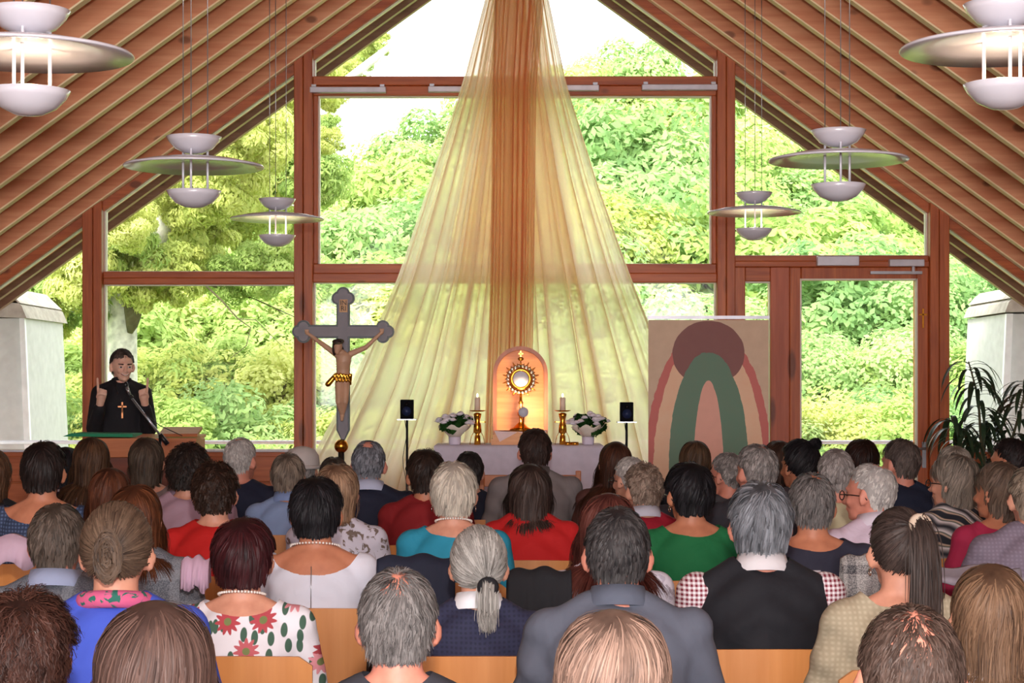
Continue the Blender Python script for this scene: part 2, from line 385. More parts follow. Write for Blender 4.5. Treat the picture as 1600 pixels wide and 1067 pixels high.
# gable wall members --------------------------------------------------
y0, y1 = D-.06, D+.10
tn = [3]
def member(a, b, mat, yy=(None, None), nm=None):
    o = MB().box2((WX(a[0]), yy[0] or y0, WZ(a[1])), (WX(b[0]), yy[1] or y1, WZ(b[1]))).build(nm or ('trim_%d' % tn[0]), mat, None, .006); tn[0] += 1; return struct(o)
FLR = 600+EYE*200
def zcut(px): return zroof(WX(px))
def post(px0, px1):
    x0, x1 = WX(px0), WX(px1); poly = [(x0, 0), (x1, 0), (x1, zroof(x1)+.1), (x0, zroof(x0)+.1)]
    o = MB().prism(poly, y0-.06, y1).build('trim_%d' % tn[0], WD, None, .006); tn[0] += 1; struct(o)
post(134, 150); post(150.5, 164); post(462, 476); post(476.5, 491); post(1118, 1132); post(1132.5, 1146); post(1448, 1462); post(1462.5, 1478)
for s in (-1, 1):    # raking frame member along the roof
    xa, xb = XC, XC+s*(HW-.02); g = ZG-ZR
    o = MB().prism([(xa, ZG), (xb, zroof(xb, ZG)), (xb, zroof(xb, ZR+.1)), (xa, ZR+.1)], y0, y1).build('trim_%d' % tn[0], WDX); tn[0] += 1; struct(o)
member((164, 425), (462, 445), WDX); member((164, 434), (462, 436), WDX, (y0-.012, y0+.01))
member((491, 122), (1118, 136), WDX, (y0-.03, y1)); member((491, 136), (1118, 151), WDX)
member((491, 413), (1118, 428), WDX); member((491, 428), (1118, 442), WDX, (y0-.03, y1))
member((491, 151), (498, 413), WD); member((1111, 151), (1118, 413), WD)
member((1146, 400), (1448, 409), WDX); member((1146, 409), (1448, 418), WDX, (y0-.03, y1))
member((1146, 418), (1163, FLR), WD); member((1202, 418), (1232, FLR), M_wood('door_post', srgb(168,78,44), srgb(196,100,62), 'z'))
member((1163, 418), (1202, 440), WDX)
# panelled wall under the windows
def panelwall(px0, px1, i):
    m = MB()
    m.box2((WX(px0), y0, 0), (WX(px1), y1, WZ(706)))
    for k in range(5):
        z1 = WZ(712)-k*.21; m.box2((WX(px0), y0-.025, z1-.2), (WX(px1), y0, z1))
    o = m.build('wall_gable' if i == 0 else 'wall_gable_%d' % i, WPAN, None, .006); struct(o)
panelwall(-200, 134, 0); panelwall(164, 462, 1); panelwall(491, 1118, 2); panelwall(1478, 1800, 3); panelwall(1163, 1202, 4)
# white sill strips
for a, b in ((-200, 134), (164, 462), (491, 1118), (1478, 1800)):
    member((a, 702.5), (b, 706), WHITE, (y0-.005, y1+.04))
wn = [1]
def pane(poly):
    fr = MB(); n = len(poly)
    o = MB().prism(poly, D+.02, D+.026).build('window_%d' % wn[0], GLASS); wn[0] += 1; struct(o)
    # pale rebate line round the glass
    cx = sum(p[0] for p in poly)/n; cz = sum(p[1] for p in poly)/n
    for i in range(n):
        a = Vector((poly[i][0], 0, poly[i][1])); b = Vector((poly[(i+1)%n][0], 0, poly[(i+1)%n][1]))
        c = Vector((cx, 0, cz)); ai = a+(c-a).normalized()*.011; bi = b+(c-b).normalized()*.011
        fr.add([(a.x,D-.02,a.z),(b.x,D-.02,b.z),(bi.x,D-.02,bi.z),(ai.x,D-.02,ai.z),(a.x,D+.05,a.z),(b.x,D+.05,b.z),(bi.x,D+.05,bi.z),(ai.x,D+.05,ai.z)],
               [(0,1,2,3),(4,7,6,5),(0,4,5,1),(1,5,6,2),(2,6,7,3),(3,7,4,0)])
    fr.build('window_bead', M_plain('pale_bead', srgb(232,222,208), .5), o)
def zg(px): return zroof(WX(px), ZG)
pane([(-HW, WZ(703)), (WX(134), WZ(703)), (WX(134), zg(134)), (-HW, zroof(-HW, ZG))])
pane([(WX(164), WZ(425)), (WX(462), WZ(425)), (WX(462), zg(462)), (WX(164), zg(164))])
pane([(WX(164), WZ(703)), (WX(462), WZ(703)), (WX(462), WZ(445)), (WX(164), WZ(445))])
pane([(WX(491), WZ(122)), (WX(1118), WZ(122)), (WX(1118), zg(1118)), (XC, ZG), (WX(491), zg(491))])
pane([(WX(498), WZ(413)), (WX(1111), WZ(413)), (WX(1111), WZ(151)), (WX(498), WZ(151))])
pane([(WX(491), WZ(703)), (WX(1118), WZ(703)), (WX(1118), WZ(442)), (WX(491), WZ(442))])
pane([(WX(1146), WZ(400)), (WX(1448), WZ(400)), (WX(1448), zg(1448)), (WX(1146), zg(1146))])
pane([(WX(1163), WZ(703)), (WX(1202), WZ(703)), (WX(1202), WZ(440)), (WX(1163), WZ(440))])
pane([(HW, WZ(703)), (HW, zroof(HW, ZG)), (WX(1478), zg(1478)), (WX(1478), WZ(703))])
# glazed door
m = MB()
for a, b in (((1232, 418), (1250, FLR-8)), ((1430, 418), (1448, FLR-8)), ((1250, 418), (1430, 438)), ((1250, FLR-50), (1430, FLR-8))):
    m.box2((WX(a[0]), y0+.0, WZ(a[1])), (WX(b[0]), y1-.02, WZ(b[1])))
dr = struct(m.build('door_1', WD, None, .008))
MB().prism([(WX(1250), WZ(FLR-50)), (WX(1430), WZ(FLR-50)), (WX(1430), WZ(438)), (WX(1250), WZ(438))], D+.02, D+.026).build('door_glass', GLASS, dr)
m = MB()
for a, b in (((1248,436),(1250.5,FLR-50)),((1428.5,436),(1431,FLR-50)),((1250,436),(1430,438.5))): m.box2((WX(a[0]), y0-.004, WZ(a[1])), (WX(b[0]), y0+.05, WZ(b[1])))
m.build('door_bead', MATS['pale_bead'], dr)
m = MB(); m.box((WX(1440), y0-.02, 1.05), (.03, .02, .2)); m.tube([(WX(1440), y0-.03, 1.1), (WX(1440), y0-.07, 1.1), (WX(1420), y0-.07, 1.1)], .009); m.build('door_handle', STEEL, dr)
# closers and drives
def bar(name, label, px0, py0, px1, py1, cat, y=.05, brackets=True, grp=None):
    t = thing(name, label, cat, (WX((px0+px1)/2), y0-y/2-.03, WZ((py0+py1)/2)), 0, grp); w_, h = (px1-px0)/200, (py1-py0)/200
    MB().box((0,0,0), (w_, y, h)).build('housing', ALU, t, .005)
    if brackets:
        for s in (-1, 1): MB().box((s*(w_/2-.03), .0, h/2+.01), (.035, .03, .02)).build('bracket', STEEL, t)
    return t
bar('window_drive', 'white electric window opener bar at the left end of the upper transom', 487, 140, 605, 149, 'window opener')
bar('window_drive', 'white electric window opener bar left of the gathered drape, partly behind it', 670, 139, 788, 148, 'window opener')
bar('window_drive', 'white electric window opener bar right of the gathered drape, partly behind it', 818, 137, 935, 146, 'window opener')
bar('window_drive', 'white electric window opener bar at the right end of the upper transom', 1001, 136, 1118, 145, 'window opener')
bar('emergency_light', 'flat white box mounted on the transom left of the door closer', 1272, 402, 1337, 417, 'wall box', .06, False)
t = bar('door_closer', 'white door closer with slide rail above the glazed door', 1384, 407, 1438, 418, 'door closer', .06, False)
MB().box((-.08, 0, -.075), (.4, .03, .022)).build('slide_rail', STEEL, t); MB().box((.05, -.01, -.05), (.02, .02, .05)).build('arm', STEEL, t)
t = thing('small_cross', 'tiny brass cross hanging on the post right of the glazed door', 'cross', (WX(1438.5), y0-.02, WZ(498)))
m = MB(); m.box((0,0,0), (.012,.012,.15)); m.box((0,0,.03), (.06,.012,.012)); m.build('cross_body', GOLD, t)

# ---------------------------------------------------------------- outside
def text_mesh(txt, size, depth):
    cu = bpy.data.curves.new('txt', 'FONT'); cu.body = txt; cu.size = size; cu.extrude = depth; cu.align_x = 'CENTER'; cu.align_y = 'CENTER'; cu.space_line = .8
    o = bpy.data.objects.new('txt', cu); C.objects.link(o); dg = bpy.context.evaluated_depsgraph_get()
    me = bpy.data.meshes.new_from_object(o.evaluated_get(dg)); bpy.data.objects.remove(o); return me
m = MB(); N = 24
vs = []; fs = []
yy = [D+.1, 16, 19, 24, 30, 40, 55, 75, 110]
zz = [-.35, -.35, -.6, -.3, .8, 3.5, 6.5, 9, 12]
for j, (y, z) in enumerate(zip(yy, zz)):
    for i in range(N+1):
        x = (i/N-.5)*2*(10+y*.8); vs.append((x, y, z+ (.5*math.sin(i*1.3+j) if j > 2 else 0)))
for j in range(len(yy)-1):
    for i in range(N): a = j*(N+1)+i; fs.append((a, a+1, a+N+2, a+N+1))
m.add(vs, fs, 0, True); struct(m.build('ground', GRASS))
m = MB(); m.box2((-6, D+.1, -.12), (6, D+1.5, -.05)); struct(m.build('trim_200', CONC))
# overhanging verge of the roof is the ceiling deck; add verge rafters
for s in (-1, 1):
    xe = XC+s*(HW+.6)
    for k, yv in enumerate((D+.22, D+.55, D+.9)):
        struct(MB().prism([(XC, ZR-.02), (xe, zroof(xe)-.02), (xe, zroof(xe)+.27), (XC, ZR+.27)], yv, yv+.07).build('trim_%d' % (210+k*2+(s > 0)), M_wood('verge_wood', srgb(120,84,66), srgb(150,110,88), 'x')))
t = thing('railing', 'white metal balcony railing outside the windows', 'railing', (0, D+1.06, 0))
MB().tube([(-6, 0, EYE-ML(90, D+1.2)), (6, 0, EYE-ML(90, D+1.2))], .017).build('top_rail', WHITE, t)
for k in range(9):
    xp = -5.95+k*1.49; MB().tube([(xp, 0, -.06), (xp, 0, EYE-ML(90, D+1.2))], .014).build('rail_post', WHITE, t)
for sgn, pts, lab in ((-1, [(-260,705),(57,705),(38,497),(-260,497)], 'sloping pale concrete buttress outside the left corner window'),
                 (1, [(1553,760),(1860,760),(1860,490),(1573,490)], 'sloping pale concrete buttress outside the right corner window')):
    d = D+1.2; t = thing('buttress', lab, 'buttress', (0,0,0))
    P = [PX(a, b, d) for a, b in pts]; P[0].z = P[1].z = -.1
    MB().prism([(p.x, p.z) for p in P], d+.05, d+1.3).build('pillar', CONC, t)
    if sgn < 0: e = [(38,497),(30,497),(46,705),(57,705)]
    else: e = [(1573,490),(1583,490),(1566,760),(1553,760)]
    E = [PX(a, b, d) for a, b in e]; E[2].z = E[3].z = -.1
    MB().prism([(p.x, p.z) for p in E], d-.0, d+.05).build('edge_face', RENDER, t)
    for k in range(2):
        cp = [(-260,487-k*22),(44-k*9,497-k*23),(36-k*18,478-k*20),(18-k*10,462-k*14),(-260,462-k*14)] if sgn < 0 else [(1860,480-k*22),(1568+k*8,488-k*22),(1574+k*12,472-k*18),(1590+k*6,458-k*12),(1860,458-k*12)]
        Q = [PX(a, b, d) for a, b in cp]; MB().prism([(p.x, p.z) for p in Q], d-.05, d+1.35).build('timber_cap', M_plain('weathered_timber', srgb(170,160,150), .9, var=.2), t)

def leaf_cloud(seed, n, R, leaf, elong=1.6, clusters=60, crad=.28, droop=0.0):
    g = np.random.default_rng(seed); R = np.array(R)
    cd = g.normal(size=(clusters, 3)); cd /= np.linalg.norm(cd, axis=1)[:, None]; cr = g.uniform(.45, .95, (clusters, 1))
    cc = cd*cr*R
    ci = g.integers(0, clusters, n); off = g.normal(size=(n, 3)); off /= np.linalg.norm(off, axis=1)[:, None]
    P = cc[ci] + off*(g.uniform(.5, 1, (n, 1))**.5)*crad*R.mean()*np.array([1,1,.75])*g.uniform(.6, 1.3, (clusters, 1))[ci]
    out = off + (P/R)*.8 + np.array([0,0,.5]) + g.normal(size=(n,3))*.45; out /= np.linalg.norm(out, axis=1)[:, None]
    a = g.normal(size=(n, 3)) + np.array([0,0,-droop]); a -= (a*out).sum(1)[:, None]*out; a /= np.linalg.norm(a, axis=1)[:, None]
    b = np.cross(out, a); s = leaf*g.uniform(.6, 1.3, (n, 1))
    V = np.stack([P-a*s*elong*.5, P+b*s*.5-out*s*.12, P+a*s*elong*.5, P-b*s*.5-out*s*.12], 1).reshape(-1, 3)
    Q = np.arange(n*4).reshape(n, 4); sh = np.repeat(g.uniform(0, 1, n)*.5+np.clip(P[:, 2]/R[2]*.5+.5, 0, 1)*0+g.uniform(0,1,clusters)[ci]*.5, 4)
    return fast_mesh('leaves', V, Q, False, {'shade': sh})
CL = [leaf_cloud(11, 30000, (1,1,1), .036, 1.7, 90, .26), leaf_cloud(12, 30000, (1,1,.8), .038, 1.9, 70, .28), leaf_cloud(13, 26000, (1,1,1.15), .042, 2.2, 110, .25), leaf_cloud(14, 34000, (1,1,.7), .028, 2.8, 130, .22)]
def tree(px, ytop, d, r, mi, mat, label, group, hs=1.0):
    top = PX(px, ytop, d); zg_ = np.interp(d, yy, zz)-.3; rz = r*hs
    cz = top.z - rz*1.02
    z_ = 'the far left corner window' if px < 150 else 'the left windows' if px < 475 else 'the middle window left of the drape' if px < 690 else 'the sheer drape' if px < 930 else 'the middle window right of the drape' if px < 1130 else 'the glazed door side' if px < 1460 else 'the far right corner window'
    label = label+' '+z_; group = group+' behind '+z_
    t = thing('shrub' if 'shrub' in label else 'tree', label, 'shrub' if 'shrub' in label else 'tree', (top.x, d, zg_), rnd.uniform(0, 6), group)
    o = link('foliage', CL[mi], mat, t); o.location = (0, 0, cz-zg_); o.scale = (r, r, rz)
    h = cz-zg_
    if h > .5:
        mm = MB(); mm.tube([(0,0,0), (.05*r,0,h*.5), (-.03*r,.02*r,h), (.05*r,0,h+rz*.5)], [.05*r+.03, .04*r+.02, .03*r+.01, .01*r], 7); 
        for k in range(5):
            a = k*1.3; mm.tube([(0,0,h*.75+k*.1*rz), (.4*r*math.cos(a), .4*r*math.sin(a), h+.1*rz*k), (.8*r*math.cos(a), .8*r*math.sin(a), h+rz*.3)], [.02*r, .012*r, .004*r], 5)
        mm.build('trunk', BARKD, t)
    return t
def prof(px):
    return float(np.interp(px, [-300, 0, 420, 500, 560, 620, 680, 760, 820, 880, 950, 1010, 1060, 1120, 1160, 1300, 1500, 1900], [120,120,170,250,235,150,105,130,95,50,5,25,60,100,110,190,300,420]))
Lb = 'tall leafy tree in the far wood behind'; Lm = 'round pale green tree halfway up the slope behind'; Lf = 'bushy light green shrub just beyond the railing behind'
k = 0
for px in range(-150, 1800, 95):
    k += 1; d = 50+rnd.uniform(-3, 3); r = rnd.uniform(2.3, 3.2)
    tree(px+rnd.uniform(-20,20), prof(px)+rnd.uniform(0,25), d, r, k % 3, [LEAF, LEAF2, LEAF][k % 3], Lb, 'trees in the far wood', 1.15)
for px in range(-150, 1800, 110):
    k += 1; tree(px+50, max(prof(px)+110, 150), 46+rnd.uniform(-2,2), 2.8, k % 3, [LEAF2, LEAF][k % 2], Lb, 'trees in the far wood', 1.1)
for px in range(-150, 1800, 105):
    k += 1; y = max(prof(px)+150, 250)+rnd.uniform(-20, 30)
    tree(px+rnd.uniform(-20,20), y, 35+rnd.uniform(-2, 2), rnd.uniform(1.9, 2.6), (k*2) % 4, [LEAF2, LEAF, LEAFY, LEAF2][k % 4], Lm, 'trees halfway up the slope', 1.0)
for px in range(-150, 1800, 95):
    k += 1; tree(px+rnd.uniform(-20,20), 400+rnd.uniform(-35, 35), 27+rnd.uniform(-1.5, 1.5), rnd.uniform(1.4, 1.9), k % 4, [LEAF, LEAFY, LEAF][k % 3] if px < 700 else [LEAF2, LEAF, LEAF2, LEAFY][k % 4], Lm, 'trees halfway up the slope', 1.0)
for px in range(-150, 1800, 100):
    k += 1; tree(px+rnd.uniform(-20,20), 500+rnd.uniform(-30, 30), 22.5+rnd.uniform(-1, 1), rnd.uniform(1.1, 1.4), 3 if k % 2 else 0, [LEAFY, LEAF][k % 2] if px < 650 else [LEAF2, LEAF][k % 2], Lf, 'shrubs on the bank', 1.0)
for px in range(-150, 1800, 90):
    k += 1; tree(px+rnd.uniform(-20,20), 590+rnd.uniform(-20, 25), 19.5+rnd.uniform(-.8, .8), rnd.uniform(.9, 1.15), k % 4, [LEAF, LEAF2, LEAFY][k % 3], Lf, 'shrubs on the bank', 1.0)
# the old ash tree on the left
d = 19.0; b0 = PX(190, 700, d)
t = thing('ash_tree', 'old ash tree with pale grey trunk and sawn-off limb, outside the left windows', 'tree', (b0.x, d, -.5))
m = MB(); f = lambda px, py, dd=d: PX(px, py, dd) - Vector((b0.x, d, -.5))
m.tube([(0,0,0), f(190,700), f(190,600), f(190,500), f(192,430), f(200,360), f(225,310), f(285,270)], [.26,.2,.165,.16,.165,.13,.09,.05], 14)
m.tube([f(195,440), f(265,340), f(272,318), f(350,260), f(430,205), f(500,160), f(575,100), f(612,70), f(632,42)], [.15,.11,.1,.08,.07,.06,.045,.03,.012], 9)
m.tube([f(265,335), f(274,300), f(280,240), f(300,150)], [.12,.1,.06,.03], 9)
m.tube([f(575,100), f(605,92), f(640,78)], [.012,.01,.004], 5); m.tube([f(612,70), f(620,50), f(617,30)], [.02,.014,.005], 5); m.tube([f(560,112), f(580,118)], [.03,.01], 5)
m.tube([f(340,265), f(380,300), f(430,315), f(500,330)], [.03,.02,.012,.004], 5); m.tube([f(192,400), f(120,480), f(60,530)], [.05,.03,.01], 6)
m.build('trunk', BARK, t)
m = MB(); m.tube([f(315,440,18.5), f(345,468,18.5), f(372,498,18.5), f(392,512,18.5), f(385,540,18.5), f(360,560,18.5)], [.012,.010,.008,.006,.005,.003], 5); m.tube([f(200,425), f(260,436), f(330,446), f(400,468), f(460,495)], [.03,.018,.012,.008,.005], 5); m.tube([f(372,498,18.5), f(400,500,18.5), f(440,540,18.5)], [.007,.005,.003], 5)
m.build('branch', BARKD, t)
MB().tube([f(199,440,18.85), f(205,456,18.82), f(208,472,18.8), f(208,492,18.8), f(206,508,18.8), f(203,520,18.82)], [.05,.085,.105,.09,.065,.03], 12).build('sawn_limb', BARKD, t)
ASH = [leaf_cloud(21, 9000, (1,1,.8), .05, 3.0, 26, .42, 1.2), leaf_cloud(22, 8000, (1,1,.7), .052, 3.2, 24, .42, 1.4)]
spots = []
g = random.Random(5)
for px in range(-60, 500, 62):
    for py in range(150, 440, 52):
        if px > 440 and py > 260: continue
        if py < 449-.719*px-60: continue
        spots.append((px+g.uniform(-22,22), py+g.uniform(-18,18), 19+g.uniform(-1.5,2.5)))
spots += [(540,110,19.5),(585,70,19.3),(560,90,20),(250,445,18.6),(30,500,18.6),(90,470,18.7),(130,430,18.3),(520,150,20),(505,195,20)]
for i, (px, py, dd) in enumerate(spots):
    o = link('foliage', ASH[i % 2], LEAFY if i % 3 else LEAF, t); o.location = f(px, py, dd); s = g.uniform(.34,.5) if px < 500 else .2; o.scale = (s, s, s); o.rotation_euler = (0, 0, g.uniform(0,6))

# ---------------------------------------------------------------- drape
def drape(name, mat, ys, left, right, d, nfold, seed, amp, ymin, ymax, ox=0, par=None, nu=520, nv=60, over=.9):
    g = np.random.default_rng(seed)
    u = np.linspace(0, 1, nu); ph = g.uniform(0, 6.28, 8); fr = nfold*np.array([1, 1.7, .55, 2.6, .31, 3.7, .2, 1.2]); am = np.array([1,.6,.9,.35,1.0,.2,.8,.7])
    wave = sum(a*np.sin(2*PI*f*u+p) for a, f, p in zip(am, fr, ph)); wave2 = sum(a*np.cos(2*PI*f*u+p) for a, f, p in zip(am, fr, ph))
    V = []
    for v in np.linspace(0, 1, nv):
        py = ymin+(ymax-ymin)*v
        xl, xr = np.interp(py, ys, left), np.interp(py, ys, right)
        uu = u + wave2*over/(nfold*7.5)*np.clip(np.minimum(u, 1-u)*8, 0, 1)
        px = xl+(xr-xl)*uu; A = amp*(.35+.65*v)
        yw = d + wave*A
        X = (px-800)*d/F+ox; Z = np.full(nu, EYE+(HY-py)*d/F)
        V.append(np.stack([X, yw, Z], 1))
    V = np.concatenate(V); i = np.arange(nu-1); Q = np.concatenate([np.stack([j*nu+i, j*nu+i+1, (j+1)*nu+i+1, (j+1)*nu+i], 1) for j in range(nv-1)])
    return link(name, fast_mesh(name, V, Q), mat, par)
t = thing('voile_drape', 'sheer cream and copper voile drape fanning from the ridge down behind the altar', 'drape', (0,0,0))
ys = [-140, 0, 130, 280, 430, 500, 600, 730, 900]
drape('cream_sheet', SHEER, ys, [788,757,722,672,622,592,548,478,400], [818,858,885,932,985,1013,1052,1100,1160], 13.5, 13, 3, .035, -138, 885, par=t)
0 and drape('cream_sheet', SHEER, ys, [790,768,742,705,668,640,600,560,520], [816,846,868,900,935,960,985,1020,1050], 13.62, 11, 8, .03, -138, 885, par=t)
drape('copper_sheet', COPPER, ys, [784,772,769,768,766,764,760,755,750], [822,850,838,836,834,833,832,832,832], 13.36, 6, 5, .03, -138, 885, par=t, over=1.2)
drape('copper_sheet', COPPER, ys, [788,764,745,725,700,690,670,650,630], [818,846,862,884,905,915,930,950,970], 13.75, 8, 9, .015, -138, 430, par=t)

# ---------------------------------------------------------------- pendant lamps
WARM = (1.0, .74, .46)
def pendant(px, py, dd, energy, label):
    p = PX(px, py, dd); t = thing('pendant_lamp', label, 'lamp', p, 0, None)
    R = .30
    MB().lathe((0,0,0), [(.006,.038), (.08,.034), (.2,.018), (R,-.004), (R+.004,-.010), (R,-.014), (.2,.002), (.08,.012), (.006,.016)], 48).build('disc_shade', LAMPW, t)
    for z, nm in ((.12, 'upper_bowl'), (-.115, 'lower_bowl')):
        pr = [(.004,-.075), (.04,-.071), (.08,-.052), (.108,-.022), (.12,.0), (.117,.001), (.104,-.02), (.076,-.047), (.038,-.066), (.004,-.07)]
        MB().lathe((0,0,z), pr, 36).build(nm, LAMPW, t)
    for k in range(3):
        a = k*2*PI/3+.5; x, y = .062*math.cos(a), .062*math.sin(a)
        MB().tube([(x,y,-.165), (x,y,.11)], .0055, 8).build('rod', LAMPW, t)
        zt = zroof(p.x)-p.z+.01
        MB().tube([(x,y,.1), (x,y,zt)], .0022, 5).build('wire', STEEL, t)
    if energy:
        em = NT('bulb_glow'); e = em.n('ShaderNodeEmission'); e.inputs[0].default_value = WARM+(1,); e.inputs[1].default_value = 12; em.l(e.outputs[0], em.out.inputs[0])
        MB().ell((0,0,-.125), (.03,.03,.02)).build('bulb', em.m, t)
        l = light('bulb_light', 'POINT', (0,0,-.085), (0,0,0), energy, WARM, shadow_soft_size=.03); l.parent = t
    else:
        MB().ell((0,0,-.125), (.03,.03,.02)).build('bulb', WHITE, t)
pendant(45, 80, 5.25, 2.6, 'nearest pendant lamp on the left, lit, stacked white disc and bowls')
pendant(303, 257, 7.8, 0, 'middle pendant lamp on the left, unlit, white disc between two bowls')
pendant(433, 340, 11.6, 2.2, 'farthest pendant lamp on the left, lit, small white disc by the post')
pendant(1570, 70, 5.25, 2.6, 'nearest pendant lamp on the right, lit, stacked white disc and bowls')
pendant(1310, 247, 7.8, 0, 'middle pendant lamp on the right, unlit, white disc between two bowls')
pendant(1178, 330, 11.6, 2.2, 'farthest pendant lamp on the right, lit, small white disc by the post')

# ---------------------------------------------------------------- altar group
DA = 11.8; k = DA/F
ztop = EYE-97*k
t = thing('altar', 'long altar table under a pale lilac white cloth, behind the rows of heads', 'altar', (0, DA, 0))
xa, xb = (678-800)*k, (944-800)*k
MB().box2((xa+.06, .04, .12), (xb-.06, .62, ztop-.012)).build('table_body', OAK, t)
g = MB()
for j in range(2):
    n = 60; vs = []; fs = []
    for i in range(n+1):
        x = xa+(xb-xa)*i/n; w_ = .004*math.sin(i*1.1)+.003*math.sin(i*2.3)
        for (yy_, z) in ((.66,.35) , (.66, ztop), (0-.01, ztop+.001), (-.012+w_*.3, ztop-.02), (-.012+w_, .4)): vs.append((x, yy_, z))
    for i in range(n):
        for q in range(4): a = i*5+q; fs.append((a, a+1, a+6, a+5))
    g.add(vs, fs, 0, True); break
for x in (xa, xb): g.add([(x,.66,.35),(x,.66,ztop),(x,-.01,ztop),(x,-.012,.4)], [(0,1,2,3)])
g.build('altar_cloth', CLOTHW, t)
zA = ztop+.003
# tabernacle-like arched niche
t = thing('arched_niche', 'arched honey-coloured wooden niche standing at the middle of the altar', 'niche', ((813.5-800)*k, DA+.42, zA))
hw = 44*k; hb = (697-582)*k
def arch(hw, h, n=20, z0=0): return [(-hw, z0), (hw, z0)] + [(hw*math.cos(PI*i/n), h+hw*math.sin(PI*i/n)) for i in range(n+1)]
h1 = (697-584)*k
MB().prism(arch(hw-.012, h1), .02, .05).build('back_board', HONEY, t)
pts = arch(hw-.01, h1, 24)[1:]; outer = [(hw, 0)] + [(hw*math.cos(PI*i/24), h1+hw*math.sin(PI*i/24)) for i in range(25)] + [(-hw, 0)]
inner = [((hw-.025)*1.0, 0)] + [((hw-.025)*math.cos(PI*i/24), h1+(hw-.025)*math.sin(PI*i/24)) for i in range(25)] + [(-(hw-.025), 0)]
m = MB(); n = len(outer); vs = [(x,-.10,z) for x, z in outer]+[(x,-.10,z) for x, z in inner]+[(x,.05,z) for x, z in outer]+[(x,.05,z) for x, z in inner]
fs = []
for i in range(n-1): fs += [(i,i+1,n+i+1,n+i), (2*n+i,3*n+i,3*n+i+1,2*n+i+1), (i,2*n+i,2*n+i+1,i+1), (n+i,n+i+1,3*n+i+1,3*n+i)]
m.add(vs, fs); m.build('arch_frame', PINKW, t)
t2 = thing('niche_plinth', 'low stepped wooden plinth with a white cloth under the monstrance', 'plinth', ((813.5-800)*k, DA+.26, zA))
m = MB(); m.box((0,0,.02), (2*hw+.02,.2,.04)); m.box((0,0,.055), (2*hw,.19,.03)); m.box((0,0,.08), (2*hw-.02,.18,.02)); m.build('steps', HONEY, t2)
m = MB(); m.add([(-hw+.01,-.10,.094),(hw-.01,-.10,.094),(hw-.01,.09,.094),(-hw+.01,.09,.094),(-hw*.75,-.103,.02),(-.02,-.103,.085),(hw*.7,-.103,.05)], [(0,1,2,3),(0,5,4),(5,1,6)]); 
m.build('folded_corporal', M_plain('corporal_linen', srgb(235,205,200), .8), t2)
# monstrance
zM = zA+.095; cxm = (814-800)*k; hM = EYE+(600-592)*k - zM   # disc centre height
t = thing('monstrance', 'gilded sunburst monstrance shining in front of the arched niche', 'monstrance', (cxm, DA+.24, zM))
MB().lathe((0,0,0), [(.075,0), (.075,.008), (.05,.02), (.03,.04), (.012,.055), (.01,.09), (.022,.105), (.022,.118), (.01,.13), (.008,.17), (.018,.185), (.01,.20), (.008,hM-.1)], 24).build('stem', GOLD, t)
RM = Matrix.Rotation(PI/2, 4, 'X')
m = MB()
for i in range(28):
    a = 2*PI*i/28; r0, r1 = .075, (.125 if i % 2 else .108); w_ = .008
    c, s = math.cos(a), math.sin(a)
    m.tube([(r0*c, 0, hM+r0*s), ((r1-.02)*c, 0, hM+(r1-.02)*s), (r1*c, 0, hM+r1*s)], [w_, w_*.7, .002], 5)
m.build('rays', GOLD, t)
m = MB()
for i in range(22):
    a = 2*PI*i/22; m.ell((.088*math.cos(a), -.012, hM+.088*math.sin(a)), (.013,.010,.013), n=8, m=6)
m.build('silver_ornament', SILVER, t)
m = MB(); m.torus((0,-.008,hM), .062, .012, RM); m.build('inner_ring', GOLD, t)
MB().lathe((0,-.01,hM), [(.052,0),(.052,.008)], 24, R=RM).build('host_disc', M_plain('host_white', srgb(245,240,250), .3), t)
m = MB(); m.box((0,0,hM+.165), (.008,.006,.05)); m.box((0,0,hM+.17), (.03,.006,.008)); m.ell((0,0,hM+.135), (.02,.01,.014)); m.build('top_cross', GOLD, t)
t = thing('altar_lamp', 'small altar lamp with round silver back turned towards the monstrance', 'altar lamp', ((818-800)*k, DA+.13, zA))
m = MB(); m.lathe((0,0,(697-645)*k), [(.03,0),(.034,.004),(.03,.008)], 20, R=RM); m.build('lamp_head', M_plain('satin_silver', srgb(190,188,200), .4), t)
l = light('altar_lamp_light', 'SPOT', (0, .02, (697-645)*k), (math.radians(107), 0, 0), 9, (1,.74,.45), spot_size=math.radians(150), spot_blend=.6, shadow_soft_size=.02); l.parent = t
m = MB(); m.lathe((0,0,0), [(.04,0),(.04,.006),(.01,.014),(.005,.03),(.005,(697-652)*k)], 16); m.build('foot', GOLD, t)
